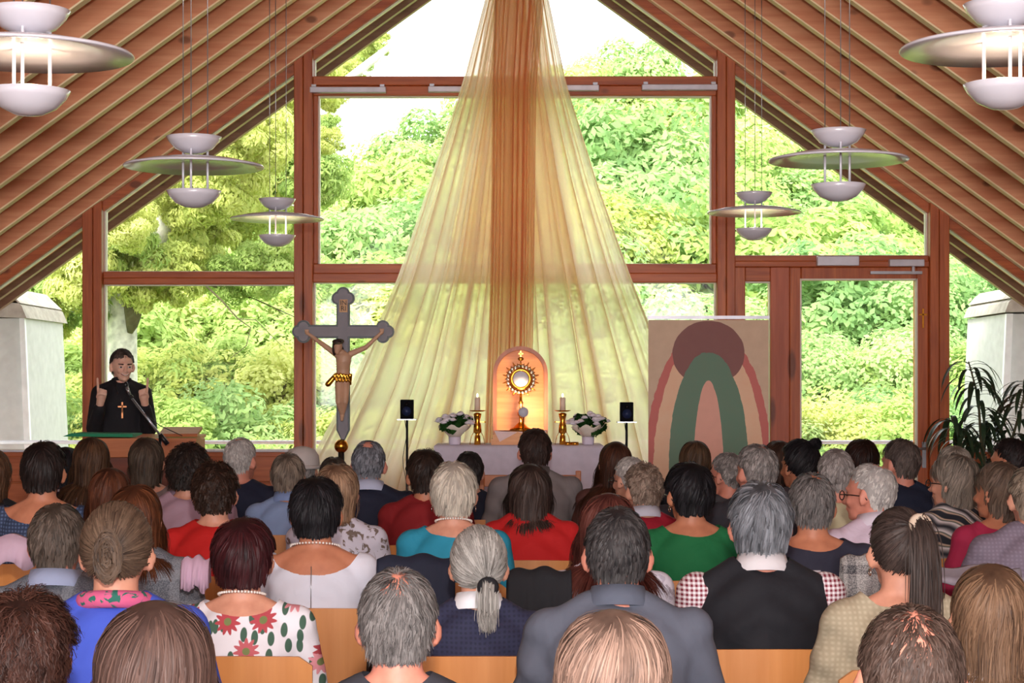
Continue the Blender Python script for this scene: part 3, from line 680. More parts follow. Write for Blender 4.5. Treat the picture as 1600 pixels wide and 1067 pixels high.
# candlesticks
def candle(px, lab, lab2):
    t = thing('candlestick', lab, 'candlestick', ((px-800)*k, DA+.2, zA))
    z = lambda py: (697-py)*k
    MB().lathe((0,0,0), [(.02,0),(.022,.002),(.019,z(683)),(.012,z(681)),(.028,z(676)),(.024,z(665)),(.016,z(660)),(.024,z(652)),(.028,z(648)),(.010,z(646))], 10).build('shaft', GOLD, t)
    MB().lathe((0,0,z(645)), [(.01,0),(.04,.003),(.056,.01),(.054,.012),(.03,.008),(.01,.006)], 24).build('drip_tray', GOLD, t)
    m = MB()
    for s in (-1,1): m.box((s*.035,0,z(661)), (.03,.006,.005)); m.ell((s*.05,0,z(661)), .006)
    m.build('side_studs', GOLD, t)
    m = MB()
    for s in (-1, 1): m.tube([(s*.02,0,z(675)), (s*.04,.0,z(684)), (s*.05,0,.001)], .0025, 5)
    m.build('wire_feet', GOLD, t)
    t = thing('candle', lab2, 'candle', ((px-800)*k, DA+.2, zA+z(644)+.005))
    MB().lathe((0,0,0), [(.019,0),(.019,(644-624)*k),(.014,(644-623)*k)], 20).build('wax', M_plain('candle_wax', srgb(240,214,190), .5), t)
    em = NT('flame_glow'); e = em.n('ShaderNodeEmission'); e.inputs[0].default_value = (1,.75,.4,1); e.inputs[1].default_value = 9; em.l(e.outputs[0], em.out.inputs[0])
    MB().ell((0,0,(644-620)*k), (.006,.006,.014), n=8, m=6).build('flame', em.m, t)
candle(745, 'brass candlestick on the altar, left of the niche', 'burning cream candle left of the niche')
candle(880.5, 'brass candlestick on the altar, right of the niche', 'burning cream candle right of the niche')
for px, lb in ((888, 'small round brass bowl on the altar beside the right candlestick'), (899, 'small round brass bowl on the altar next to the right flower pot')):
    tag(MB().lathe(((px-800)*k, DA+.08, zA), [(.02,0),(.026,.004),(.024,.022),(.021,.022),(.02,.006),(.004,.005)], 20).build('brass_bowl', GOLD), lb, 'bowl')
def flowers(px, lab, seed):
    t = thing('potted_chrysanthemum', lab, 'potted flowers', ((px-800)*k, DA+.22, zA)); g = np.random.default_rng(seed)
    MB().lathe((0,0,0), [(.036,0),(.04,.01),(.042,.05),(.038,.055)], 20).build('pot', CLOTHW, t)
    n = 36; vs = []; fs = []
    for j, (r, z) in enumerate(((.038,.05),(.06,.08),(.09,.105),(.105,.125))):
        for i in range(n):
            a = 2*PI*i/n; q = 1+.1*j/3*math.sin(a*6+seed); vs.append((r*q*math.cos(a), r*q*math.sin(a), z+.012*j/3*math.sin(a*7+1)))
    for j in range(3):
        for i in range(n): fs.append((j*n+i, j*n+(i+1)%n, (j+1)*n+(i+1)%n, (j+1)*n+i))
    o = MB().add(vs, fs, 0, True).build('paper_wrap', M_plain('cream_paper', srgb(226,216,200), .8), t); s_ = o.modifiers.new('solid', 'SOLIDIFY'); s_.thickness = .002
    MB().torus((0,0,.056), .039, .003).build('ribbon', M_plain('grey_ribbon', srgb(110,100,100), .6), t)
    o = link('foliage', leaf_cloud(seed, 900, (.13,.1,.075), .024, 1.7, 30, .3), LEAFPOT, t); o.location = (0,0,.14)
    fl = MB()
    for i in range(34):
        a = g.uniform(0, 6.28); r = .14*math.sqrt(g.uniform()); z = .205-.055*(r/.14)**2+g.uniform(-.012,.012); c = Vector((r*math.cos(a), r*.8*math.sin(a), z))
        fl.ell(c, (.021,.021,.012), Matrix.Rotation(g.uniform(-.5,.5),4,'X'), n=10, m=6)
        for q in range(9):
            b = 2*PI*q/9; fl.ell(c+Vector((.018*math.cos(b), .018*math.sin(b), -.003)), (.008,.008,.004), n=6, m=4)
    fl.build('blossoms', M_plain('white_petals', srgb(232,224,232), .7), t)
LEAFPOT = mk_leaf('leaf_pot', srgb(34,66,34), srgb(52,92,44), srgb(84,124,60))
flowers(709, 'white chrysanthemums in a paper-wrapped pot at the left end of the altar', 31)
flowers(921, 'white chrysanthemums in a paper-wrapped pot at the right end of the altar', 32)
# speakers on stands
def speaker(px, py, dd, lab, lab2):
    p = PX(px, py, dd); q = dd/F
    t = thing('speaker_stand', lab2, 'stand', (p.x, dd, 0.12))
    hz = p.z-17*q-.12
    MB().tube([(0,0,.3), (0,0,hz)], .008, 8).build('pole', BLACK, t); MB().box((0,0,hz+.003), (30*q,.12,.006)).build('plate', STEEL, t)
    for i in range(3):
        a = 2*PI*i/3; MB().tube([(0,0,.35), (.25*math.cos(a),.25*math.sin(a),.01)], .008, 6).build('leg', BLACK, t)
    MB().tube([(-.015+.012*math.sin(i*1.1),-.01,hz-i*.06) for i in range(14)], .0022, 5).build('cable', BLACK, t)
    t = thing('loudspeaker', lab, 'loudspeaker', (p.x, dd, .12+hz+.007)); h = 30*q; w_ = 20*q
    cb = MB().box((0,0,h/2), (w_,.1,h)).build('cabinet', M_plain('matt_black', srgb(14,14,18), .85, **{'Specular IOR Level': .1}), t, .004)
    MB().lathe((0,-.051,h*.4), [(.03,0),(.026,-.004),(.012,-.001),(.010,.004),(.001,.005)][::-1], 20, R=RM).build('woofer', M_plain('blue_cone', srgb(40,52,90), .4), cb)
    MB().lathe((0,-.051,h*.76), [(.012,0),(.001,.003)], 14, R=RM).build('tweeter', DARK, cb)
speaker(636, 639, 11.5, 'small black loudspeaker on the stand left of the altar', 'thin black speaker stand left of the altar')
speaker(979, 643, 11.4, 'small black loudspeaker on the stand right of the altar', 'thin black speaker stand right of the altar')

# ---------------------------------------------------------------- banner (plain stand-in print)
d = 12.0; q = d/F
t = thing('roll_up_banner', 'tall printed roll-up banner in tan, red and green beside the door post', 'banner', ((1107-800)*q, d, .12))
bw = 188*q; zt = EYE+(600-494)*q-.12
def mk_banner():
    n = NT('banner_print'); c = n.coord((1,1,1)); sp = n.n('ShaderNodeSeparateXYZ'); n.l(c, sp.inputs[0]); x, z = sp.outputs[0], sp.outputs[2]
    nz = n.n('ShaderNodeTexNoise', Scale=14.0, Detail=5.0); n.l(c, nz.inputs[0]); nf = n.math('MULTIPLY', n.math('SUBTRACT', nz.outputs[0], .5), .12)
    def ellip(cz, rx, rz):
        a = n.math('POWER', n.math('DIVIDE', x, rx), 2.0); b = n.math('POWER', n.math('DIVIDE', n.math('SUBTRACT', z, cz), rz), 2.0)
        return n.math('LESS_THAN', n.math('ADD', n.math('ADD', a, b), nf), 1.0)
    base = n.mix(nz.outputs[0], srgb(196,164,136), srgb(232,202,172))
    col = n.mix(ellip(zt-1.05, bw*.53, .98), base, srgb(206,104,96))
    col = n.mix(ellip(zt-1.05, bw*.46, .92), col, n.mix(nz.outputs[0], srgb(232,176,140), srgb(248,210,174)))
    col = n.mix(ellip(zt-.25, bw*.3, .22), col, srgb(130,76,72))
    col = n.mix(ellip(zt-.98, bw*.33, .74), col, srgb(90,128,104))
    col = n.mix(ellip(zt-1.15, bw*.13, .72), col, srgb(234,170,150))
    col = n.mix(n.math('MULTIPLY', nz.outputs[0], .2), col, srgb(150,110,90)); n.bsdf(col, .6); return n.m
m = MB(); nseg = 20
m.box((0,0,zt/2), (bw, .003, zt-.05)); m.build('print', mk_banner(), t)
MB().box((0,0,zt-.008), (bw+.01,.02,.022)).build('top_rail', ALU, t); MB().box((0,0,.04), (bw+.02,.16,.08)).build('base_case', ALU, t)
MB().tube([(0,.03,.08),(0,.03,zt-.02)], .008).build('support_pole', STEEL, t)

# ---------------------------------------------------------------- lectern and microphone
d = 12.0; q = d/F
t = thing('lectern', 'wide wooden lectern in front of the speaking priest', 'lectern', ((220-800)*q, d, .12))
zl = EYE-(682-600)*q-.12; hw = 86*q
MB().box2((-hw,0,zl-.14), (hw,.36,zl-.02)).build('desk_body', OAK, t, .004)
MB().box((0,.18,zl-.012), (2*hw+.01,.38,.02), Matrix.Rotation(math.radians(3),4,'X')).build('desk_top', OAK, t)
MB().box2((-hw+.08,.05,0), (hw-.08,.3,zl-.14)).build('pedestal', M_wood('dark_pedestal', srgb(110,48,28), srgb(140,66,40), 'x'), t)
o = MB().prism([(-hw-.16,zl+.0),(-.06,zl-.005),(-.06,zl+.016),(-hw-.1,zl+.022)], .02, .34).build('green_cloth', M_cloth((40,140,100))); o.location = t.location; tag(o, 'bright green cloth lying on the lectern top', 'cloth')
o = MB().box((hw-.13,.15,zl+.028), (.26,.2,.02), Matrix.Rotation(math.radians(12),4,'X')).build('book', M_wood('book_board', srgb(176,96,54), srgb(190,110,66), 'x', knots=False)); o.location = t.location; tag(o, 'flat brown board-bound book at the right end of the lectern', 'book')
d2 = 11.75
t = thing('boom_microphone', 'black and chrome boom microphone reaching up across the lectern', 'microphone', (PX(262,693,d2).x, d2, .12))
f = lambda px, py: PX(px, py, d2)-Vector((PX(262,693,d2).x, d2, .12))
MB().tube([f(206,622), f(258,690)], .008, 8).build('boom', STEEL, t); MB().tube([f(250,679), f(262,694)], .016, 10).build('counterweight', BLACK, t)
MB().tube([f(198,604), f(203,617)], [.011,.008], 10).build('mic_body', STEEL, t); MB().ell(f(196.5,601), (.016,.016,.02)).build('mic_head', BLACK, t); MB().ell(f(205,620), .014).build('joint', BLACK, t)
m = MB(); m.tube([f(250,679), (f(250,679).x,0,.03)], .01, 8); m.build('stand_pole', BLACK, t); MB().lathe((f(250,679).x,0,0), [(.13,0),(.13,.012),(.02,.03)], 24).build('stand_base', BLACK, t)
MB().tube([f(206,622), f(222,643), f(250,665), f(285,681)], .003, 5).build('cable', BLACK, t)

# ---------------------------------------------------------------- crucifix
d = 12.3; q = d/F
t = thing('processional_crucifix', 'dark grey standing crucifix with carved figure, black-edged trefoil ends and gold ball', 'crucifix', (PX(536,697,d).x, d, .12))
f = lambda px, py, dy=0: PX(px, py, d)-Vector((PX(536,697,d).x, d-dy, .12))
def crossmesh(e, ya, yb):
    m = MB(); hw_ = 7.5+e
    def bx(x0, y0_, x1, y1_): a = f(x0, y0_); b = f(x1, y1_); m.box2((a.x, ya, a.z), (b.x, yb, b.z))
    bx(536-hw_, 462, 536+hw_, 672); ya, yb = ya+.0007, yb-.0007; bx(470, 518-hw_, 602, 518+hw_); ya, yb = ya+.0007, yb-.0007
    a = f(536-hw_, 672); b = f(536+hw_, 672); c = f(536, 686+e); m.prism([(a.x,a.z),(b.x,b.z),(c.x+.008,c.z),(c.x-.008,c.z)], ya, yb)
    for cx, cy, dirs in ((536, 466, ((-1,0),(1,0),(0,-1))), (474, 518, ((-1,0),(0,-1),(0,1))), (598, 518, ((1,0),(0,-1),(0,1)))):
        for dx, dy in dirs:
            ya += .0003; c = f(cx+dx*7.5, cy+dy*7.5); m.lathe((c.x, ya, c.z), [((7.5+e)*q, 0), ((7.5+e)*q, -(yb-ya))], 24, R=RM, smooth=False)
        ya += .0005; c = f(cx, cy); m.box((c.x, (ya+.0005+yb)/2, c.z), (10*q, yb-ya-.0005, 10*q))
    return m
crossmesh(3.0, 0, .03).build('cross_edge', BLACK, t); crossmesh(0, -.006, .0).build('cross_face', M_plain('grey_paint', srgb(136,131,138), .6), t)
c = f(533, 697); MB().ell((c.x, .01, c.z), 11*q, n=24, m=16).build('gold_ball', GOLD, t)
MB().tube([(c.x,.01,0), (c.x,.01,c.z)], .022, 12).build('pole', BLACK, t); MB().lathe((c.x,.01,0), [(.2,0),(.2,.02),(.05,.06)], 24).build('base', BLACK, t)
c = f(537, 478); pq = MB().box((c.x, -.014, c.z), (12.5*q,.008,20*q)).build('title_plaque', M_plain('plaque_gold', srgb(190,130,60), .4), t)
me = text_mesh('IN\nRI', 11*q, .001); o = link('title_letters', me, M_plain('letter_dark', srgb(50,30,20), .6), pq); o.location = (c.x, -.021, c.z); o.rotation_euler = (PI/2, 0, 0)
FIG = M_plain('carved_flesh', srgb(204,160,130), .45)
def remesh(mb, name, vox, it=4, fac=.5):
    me = mb.mesh('tmp'); o = bpy.data.objects.new('tmp', me); C.objects.link(o)
    r = o.modifiers.new('r', 'REMESH'); r.mode = 'VOXEL'; r.voxel_size = vox; r.use_smooth_shade = True
    s = o.modifiers.new('s', 'SMOOTH'); s.iterations = it; s.factor = fac
    dg = bpy.context.evaluated_depsgraph_get(); out = bpy.data.meshes.new_from_object(o.evaluated_get(dg)); out.name = name
    out.materials.clear(); bpy.data.objects.remove(o); bpy.data.meshes.remove(me); return out
m = MB(); F3 = lambda px, py, y: Vector((f(px,py).x, y, f(px,py).z))
m.ell(F3(530,541,-.085), (.03,.036,.043), n=16, m=12); m.ell(F3(529,548,-.1), (.018,.018,.028)); m.cap(F3(533,548,-.06), F3(538,553,-.05), .02, .024)
m.loft([(F3(537,597,0).x,-.045,F3(537,597,0).z,.045,.035),(F3(536,588,0).x,-.045,F3(536,588,0).z,.048,.036),(F3(537,578,0).x,-.045,F3(537,578,0).z,.042,.032),(F3(538,565,0).x,-.05,F3(538,565,0).z,.052,.04),(F3(538,556,0).x,-.05,F3(538,556,0).z,.056,.036),(F3(538,551,0).x,-.05,F3(538,551,0).z,.03,.026)])
for a, b, c_ in (((527,554),(502,536),(480,520)), ((549,553),(572,543),(597,519))):
    m.cap(F3(*a,-.045), F3(*b,-.03), .022, .017); m.cap(F3(*b,-.03), F3(*c_,-.02), .016, .011); m.ell(F3(*c_,-.018), (.014,.01,.016))
    for i in range(4): m.cap(F3(c_[0]-2+i*1.3, c_[1],-.02), F3(c_[0]-3+i*2, c_[1]-5,-.025), .005, .004, 8)
for s, kx, fx in ((-1, 531, 535), (1, 541, 536)):
    m.cap(F3(536+s*5,598,-.05), F3(kx,628,-.085), .03, .022); m.cap(F3(kx,628,-.085), F3(fx,648,-.04), .021, .013); m.cap(F3(fx,648,-.04), F3(fx,656,-.06), .014, .009)
link('carved_figure', remesh(m, 'carved_figure', .004, 3), FIG, t)
m = MB(); m.ell(F3(529,537,-.078), (.034,.04,.034), n=16, m=10); m.ell(F3(524,545,-.07), (.016,.03,.05)); m.ell(F3(534,547,-.055), (.02,.02,.03)); link('hair', remesh(m, 'hair', .005, 2), M_plain('carved_hair', srgb(50,32,26), .6), t)
m = MB(); m.torus(F3(530,534,-.08), .036, .005, Matrix.Rotation(.4,4,'X'), ry=.042); m.build('thorn_crown', BARKD, t)
m = MB(); m.ell(F3(537,588,-.05), (.054,.046,.026), Matrix.Rotation(.15,4,'Y')); m.cap(F3(526,586,-.06), F3(514,600,-.06), .016, .02); m.cap(F3(549,586,-.06), F3(548,600,-.04), .013, .01)
for i in range(5): m.cap(F3(524+i*5,584+abs(2-i),-.09), F3(528+i*5,596,-.085), .008, .008)
link('loincloth', remesh(m, 'loincloth', .005, 1), GOLD, t)

# ---------------------------------------------------------------- chairs
def chair_parts():
    W_, T = .21, .86
    m = MB(); n = 12; vs = []; fs = []
    prof = []
    for i in range(n+1):
        x = -W_+2*W_*i/n; e = max(0, abs(x)-(W_-.025)); top = T - (.025-math.sqrt(max(0,.025**2-e*e))) - .006*(x/W_)**2; yb = .03*(x/W_)**2
        for z in (.50, .60, .72, top): prof.append((x, yb-.03*(z-.5), z))
    for side in (0, .012):
        vs += [(x, y+side, z) for x, y, z in prof]
    k = 4; N_ = (n+1)*k
    for i in range(n):
        for j in range(k-1):
            a = i*k+j; fs.append((a, a+k, a+k+1, a+1)); fs.append((N_+a, N_+a+1, N_+a+k+1, N_+a+k))
        a = i*k; fs.append((a, N_+a, N_+a+k, a+k)); a = i*k+k-1; fs.append((a, a+k, N_+a+k, N_+a))
    for i in (0, n):
        for j in range(k-1): a = i*k+j; fs.append((a, a+1, N_+a+1, N_+a))
    back = m.add(vs, fs, 0, False).mesh('backrest')
    seat = MB().loft([(0,.20,.425,.19,.2),(0,.20,.43,.2,.21),(0,.20,.438,.2,.21),(0,.20,.442,.19,.2)], 32, 5).mesh('seat')
    legs = []
    for sx in (-1, 1):
        legs.append(MB().tube([(sx*.2,-.03,0),(sx*.195,.0,.42),(sx*.194,-.004,.55),(sx*.192,.026,.68)], .011, 8).mesh('leg'))
        legs.append(MB().tube([(sx*.185,.40,0),(sx*.18,.36,.42)], .011, 8).mesh('leg'))
    fr = MB().tube([(-.183,.0,.415),(.183,.0,.415)], .009, 6); fr.tube([(-.18,.36,.415),(.18,.36,.415)], .009, 6); fr.tube([(-.183,0,.415),(-.18,.36,.415)], .009, 6); fr.tube([(.183,0,.415),(.18,.36,.415)], .009, 6)
    return back, seat, legs, fr.mesh('seat_frame')
CH = chair_parts()
def chair(x, y, rz, label):
    t = thing('stacking_chair', label, 'chair', (x, y, 0), rz, 'beech chairs of the audience')
    link('backrest', CH[0], BEECH, t); link('seat', CH[1], BEECH, t); link('seat_frame', CH[3], DARK, t)
    for l in CH[2]: link('leg', l, DARK, t)
    return t

# ---------------------------------------------------------------- people
HC = np.array([0, -.005, 1.195]); HR = np.array([.076, .096, .099])
def head_prims(m, vy=0, pitch=0, face=True):
    piv = Vector((0, -.01, 1.09)); M = Matrix.Translation(piv) @ rotm(pitch, 0, vy) @ Matrix.Translation(-piv); Rr = M.to_3x3().to_4x4()
    T = lambda *p: M @ Vector(p)
    m.ell(T(*HC), tuple(HR), Rr, n=24, m=16); m.ell(T(0,.03,1.165), (.064,.066,.085), Rr, n=20, m=14)
    m.ell(T(0,.05,1.105), (.045,.045,.04), Rr); m.ell(T(0,.078,1.082), (.022,.018,.016), Rr)
    m.cap(T(0,.092,1.175), T(0,.115,1.142), .009, .014, 10); m.ell(T(.012,.106,1.140), (.009,.010,.008), Rr); m.ell(T(-.012,.106,1.140), (.009,.010,.008), Rr)
    m.ell(T(0,.094,1.114), (.024,.010,.010), Rr); m.ell(T(0,.085,1.195), (.05,.016,.010), Rr)
    for s in (-1, 1):
        m.ell(T(s*.036,.072,1.145), (.022,.02,.02), Rr)
        Re = Rr @ rotm(.12, 0, s*-.55)
        m.ell(T(s*.083,-.006,1.165), (.008,.020,.033), Re, n=12, m=10); m.ell(T(s*.078,.002,1.140), (.009,.010,.012), Re)
    m.cap((0,-.022,1.02), T(0,-.012,1.13), .056, .054, 16)
def torso_rings(g=0, f=1.0):
    return [(0,-.01,.44,.165*f+g,.125+g),(0,-.015,.55,.16*f+g,.12+g),(0,-.02,.68,.15*f+g,.11+g),(0,-.02,.80,.165*f+g,.115+g),(0,-.02,.92,.178*f+g,.118+g),
            (0,-.018,.98,.165*f+g,.105+g),(0,-.018,1.025,.125*f+g,.085+g),(0,-.018,1.055,.078+g,.062+g)]
def arm_prims(m, f, g, hands, pose='lap'):
    for s in (-1, 1):
        sh = Vector((s*.172*f, -.015, .985)); el = Vector((s*(.225*f), .04, .745)); wr = Vector((s*.07, .27, .60)); 
        m.ell(sh, .056+g); m.cap(sh, el, .05+g, .042+g); m.cap(el, wr, .041+g, .028+g)
        if hands:
            pm = Vector((s*.045, .32, .575)); m.cap(wr, pm, .026, .028)
            for i in range(4): a = pm+Vector((-s*.01+s*(i-1.5)*.017, .03, 0)); m.cap(a, a+Vector((-s*.012,.045-.006*abs(i-1.2),-.018)), .0085, .007, 8)
            m.cap(pm+Vector((-s*.02,-.01,.02)), pm+Vector((-s*.035,.03,.025)), .010, .008, 8)
def leg_prims(m, g, feet=True):
    for s in (-1, 1):
        m.cap((s*.085,.0,.515),(s*.105,.40,.51), .078+g, .057+g); m.cap((s*.105,.40,.50),(s*.11,.36,.11), .054+g, .038+g)
        if feet: m.ell((s*.11,.42,.045), (.042,.12,.04)); m.cap((s*.11,.36,.10),(s*.11,.38,.06), .036, .036)
_pc = {}
def body_mesh(f, vy, pitch):
    k = ('b', f, vy, pitch)
    if k not in _pc:
        m = MB(); head_prims(m, vy, pitch); m.loft(torso_rings(0, f)); arm_prims(m, f, 0, True); leg_prims(m, 0)
        for s in (-1, 1): m.cap((s*.028,-.025,1.045),(s*.145*f,-.02,.99), .042, .044)
        _pc[k] = remesh(m, 'body', .0085, 4)
    return _pc[k]
def garment_mesh(f, style, neck, vest=False):
    k = ('g', f, style, neck)
    if k not in _pc:
        g = {'thin': .009, 'knit': .012, 'jacket': .017, 'loose': .020, 'shawl': .018, 'vest': .017}[style]
        m = MB(); rings = torso_rings(g, f)
        if style == 'shawl': rings = [(0,0,.62,.25,.19),(0,-.01,.75,.245,.17),(0,-.015,.9,.235,.15),(0,-.018,.99,.20,.125),(0,-.018,1.04,.13,.095),(0,-.018,1.075,.085,.075)]
        m.loft(rings)
        for s in (-1, 1): m.cap((s*.028,-.025,1.042),(s*.145*f,-.02,.99), .042+g, .045+g)
        if style != 'vest': arm_prims(m, f, g, False)
        if style == 'jacket':
            for s in (-1, 1): m.ell((s*.172*f,-.02,.985), (.064,.07,.05))
        me = remesh(m, 'top', .010, 3)
        n = len(me.vertices); V = np.empty(n*3, np.float32); me.vertices.foreach_get('co', V); V = V.reshape(-1, 3)
        amp = .0035 if style in ('thin', 'jacket') else .006
        dz = np.sin(V[:,0]*31+V[:,2]*23+2*np.sin(V[:,2]*17+V[:,0]*9))+.6*np.sin(V[:,2]*57+V[:,0]*38*np.sign(V[:,0])+V[:,1]*20)
        N_ = np.empty(n*3, np.float32); me.vertices.foreach_get('normal', N_); V += N_.reshape(-1,3)*(dz*amp)[:,None]; me.vertices.foreach_set('co', V.ravel())
        r = {'crew': .082, 'wide': .125, 'low': .16, 'high': .066}[neck]; c = Vector((0, -.03, 1.115 if neck != 'low' else 1.10))
        bm = bmesh.new(); bm.from_mesh(me)
        dl = [q for q in bm.faces if (q.calc_center_median()-c).length < r or ((q.calc_center_median()-Vector((s_(q)*.06,.29,.59))).length < .05)] if True else []
        bmesh.ops.delete(bm, geom=dl, context='FACES')
        for v in bm.verts:
            if v.is_boundary and (v.co-c).length < r+.03: v.co = c+(v.co-c).normalized()*r
        bm.to_mesh(me); bm.free(); me.update(); _pc[k] = me
    return _pc[k]
def s_(q): return 1 if q.calc_center_median().x > 0 else -1
def legs_mesh():
    if 'l' not in _pc:
        m = MB(); m.loft([(0,-.01,.425,.165,.13),(0,-.01,.5,.175,.135),(0,-.015,.6,.168,.128),(0,-.015,.63,.15,.11)]); leg_prims(m, .012, False); _pc['l'] = remesh(m, 'trousers', .012, 3)
    return _pc['l']
def shoe_mesh(s):
    if ('s', s) not in _pc: m = MB(); m.ell((s*.11,.425,.05), (.05,.135,.048)); m.box((s*.11,.42,.012), (.09,.25,.024)); _pc[('s', s)] = remesh(m, 'shoe', .01, 2)
    return _pc[('s', s)]

def nrm(a): return a/np.maximum(np.linalg.norm(a, axis=-1, keepdims=True), 1e-9)
CROWN = nrm(np.array([0, -.42, .9]))
def strands(st, seed, n, wid):
    """st: dict style; returns verts, quads, shade in head/body space (yaw 0)"""
    g = np.random.default_rng(seed); L = st.get('L', .06); th = st.get('th', .014); curl = st.get('curl', 0); kind = st.get('kind', 'short')
    d = nrm(g.normal(size=(n*5, 3)))
    fy = [-1, -.5, -.1, .12, .3, .6, 1]; nape = st.get('nape', -.72)
    zm = np.interp(d[:,1], fy, [nape, nape*.92, -.35, .12, .35, st.get('front', .52), st.get('front', .52)])
    keep = d[:,2] > zm + g.uniform(-.05,.05,len(d))
    if st.get('bald'):
        bc, br = st['bald']; ang = np.arccos(np.clip(d @ nrm(np.array(bc)), -1, 1)); keep &= (ang > br*g.uniform(.75, 1.2, len(d))) | (g.uniform(size=len(d)) < st.get('thin', .06))
    d = d[keep][:n]; n = len(d); crown = CROWN if not st.get('part') else nrm(np.array([.02, -.1, 1.0]))
    off = g.uniform(.25, 1.0, n)*th
    shade = g.uniform(0, 1, n)
    if kind in ('pony', 'bun'):
        T = np.array(st['tie']); td = nrm(((T-HC)/HR)[None])[0]; K = 7; P = []
        for k in range(K):
            t_ = k/(K-1); q = nrm(d*(1-t_)+td*t_+1e-6); lift = off*(1-.3*t_)
            P.append(HC+q*(HR+.002+lift[:,None]))
        P.append(np.repeat(T[None], n, 0)+g.normal(size=(n,3))*.010)
        if kind == 'pony':
            a = P[-1].copy(); v = np.array([0,-.9,.3])+g.normal(size=(n,3))*.16; tail = st['tail']; Lt = tail*g.uniform(.65,1.0,n); m_ = 9
            for k in range(m_):
                v = nrm(v*.75+np.array([0,.06,-1])*.55+g.normal(size=(n,3))*.03); a = a+v*(Lt/m_)[:,None]
                bk = a[:,1] > -.14; a[bk & (a[:,2] < 1.05), 1] = -.15-g.uniform(0,.03,(bk & (a[:,2] < 1.05)).sum()); P.append(a.copy())
        else:
            ph = g.uniform(0, 6.28, n); R0 = st.get('bun', .045)*g.uniform(.5,1,n); ax = g.uniform(-1,1,n)
            for k in range(7):
                an = ph+k*.6; P.append(T+np.stack([R0*np.cos(an), -.01-.022*np.abs(np.cos(ax*1.5))-.01*ax, R0*np.sin(an)*st.get('bz', 1)], 1)+g.normal(size=(n,3))*.002)
        P = np.stack(P, 1)
    else:
        K = {'short': 6, 'long': 15, 'bob': 10, 'curly': 8}[kind]; seg = L/K*g.uniform(.7, 1.0, n); shoulder = kind in ('long', 'bob')
        p = HC+d*(HR+.002); P = [p.copy()]; v = None; sx = np.sign(d[:,0]+1e-4)
        jit = g.normal(size=(n,3))*st.get('jit', .15)
        ph = g.uniform(0, 6.28, (n,1)); fr = st.get('cf', 2.2)
        for k in range(K):
            q = (p-HC)/(HR+off[:,None]); nn = nrm(q/HR)
            fl = -(crown - (nn@crown)[:,None]*nn); fl = nrm(fl) + .25*np.cross(nn, crown)
            front = (nn[:,1] > .05) if shoulder else (nn[:,1] > .3)
            fl[front] += np.stack([sx*1.3, -1.0+0*sx, -.1*sx*0], 1)[front]
            gg = np.array([0,0,-1.0]); gt = gg-(nn@gg)[:,None]*nn
            hd = p[:,2] > HC[2]-.55*HR[2]
            v1 = nrm(fl)*st.get('flow', .8)+gt*.5+nn*st.get('lift', .12)+jit*.6
            v2 = (v if v is not None else v1)*.55+gg*.7+jit*.15; v2[:,1] -= st.get('back', 0)
            v = nrm(np.where(hd[:,None], v1, v2))
            if curl:
                v = nrm(v+curl*np.concatenate([np.cos(ph+fr*k), np.sin(ph+fr*k), np.cos(ph*1.7+fr*k)*.6], 1))
            p = p+v*seg[:,None]
            hh = off*min(1, .35+k*.25)
            q = (p-HC)/(HR+.002+hh[:,None]); r = np.linalg.norm(q, axis=1); ins = (r < 1)|((r > 1)&(p[:,2] > HC[2]-.3*HR[2])&(not curl)&(st.get('hug', 1) > 0))
            p[ins] = (HC+(p-HC)/r[:,None])[ins]
            if shoulder:
                c = np.array([0,-.02,p[0,2]]); nx = np.sqrt(p[:,0]**2+(p[:,1]+.015)**2); low = (p[:,2] < 1.12)&(nx < .062+off); 
                f_ = (.062+off)/np.maximum(nx, 1e-4); p[low,0] *= f_[low]; p[low,1] = (p[low,1]+.015)*f_[low]-.015
                TC = np.array([0,-.02,.90]); TR = np.array([.235,.150,.165]); q = (p-TC)/(TR+off[:,None]*.8); r = np.linalg.norm(q, axis=1); ins = (r < 1)&(p[:,2] > .86); p[ins] = (TC+(p-TC)/r[:,None])[ins]
                lo = (p[:,2] <= .9)&(p[:,1] > -.155)&(p[:,1] < 0); p[lo,1] = -.155-off[lo]*.8
            P.append(p.copy())
        P = np.stack(P, 1)
        if kind in ('short', 'curly'):
            zc = (1.088 + g.uniform(0, .018, n)); ear = st.get('ears', 1)
            for k in range(1, P.shape[1]):
                bad = (P[:,k,2] < zc) | ((P[:,k,1] > -.028)&(P[:,k,2] < 1.198)&(ear > 0))
                P[bad,k] = P[bad,k-1]+(P[bad,k]-P[bad,k-1])*.02
        if kind == 'bob' and st.get('tuck', 1):
            for k in range(1, P.shape[1]):
                w_ = np.clip((k/P.shape[1]-.6)/.4, 0, 1); P[:,k,0] *= 1-.12*w_; 
    nS, Kp, _ = P.shape
    gi = g.choice(nS, max(8, nS//st.get('clump', 11)), replace=False); d0 = P[:,1]; gd = d0[gi]
    near = np.concatenate([((d0[i:i+800,None]-gd[None])**2).sum(-1).argmin(1) for i in range(0, nS, 800)]); G = P[gi][near]
    cw = np.linspace(0, 1, Kp)**1.2*.55; P = P+(G-P)*cw[None,:,None]; shade = shade*.55+g.uniform(0,1,len(gi))[near]*.45
    Tn = np.empty_like(P); Tn[:,1:-1] = P[:,2:]-P[:,:-2]; Tn[:,0] = P[:,1]-P[:,0]; Tn[:,-1] = P[:,-1]-P[:,-2]; Tn = nrm(Tn)
    outw = P-HC; low = P[...,2] < HC[2]; outw[...,2][low] *= .1; outw = nrm(outw); side = nrm(np.cross(Tn, outw)+1e-6)
    side = nrm(side+outw*g.uniform(-.5,.5,(nS,1,1)))
    tp = np.interp(np.linspace(0,1,Kp), [0,.15,.75,1], [.8,1,.85,.25])[None,:,None]*wid*.5*g.uniform(.7,1.3,(nS,1,1))
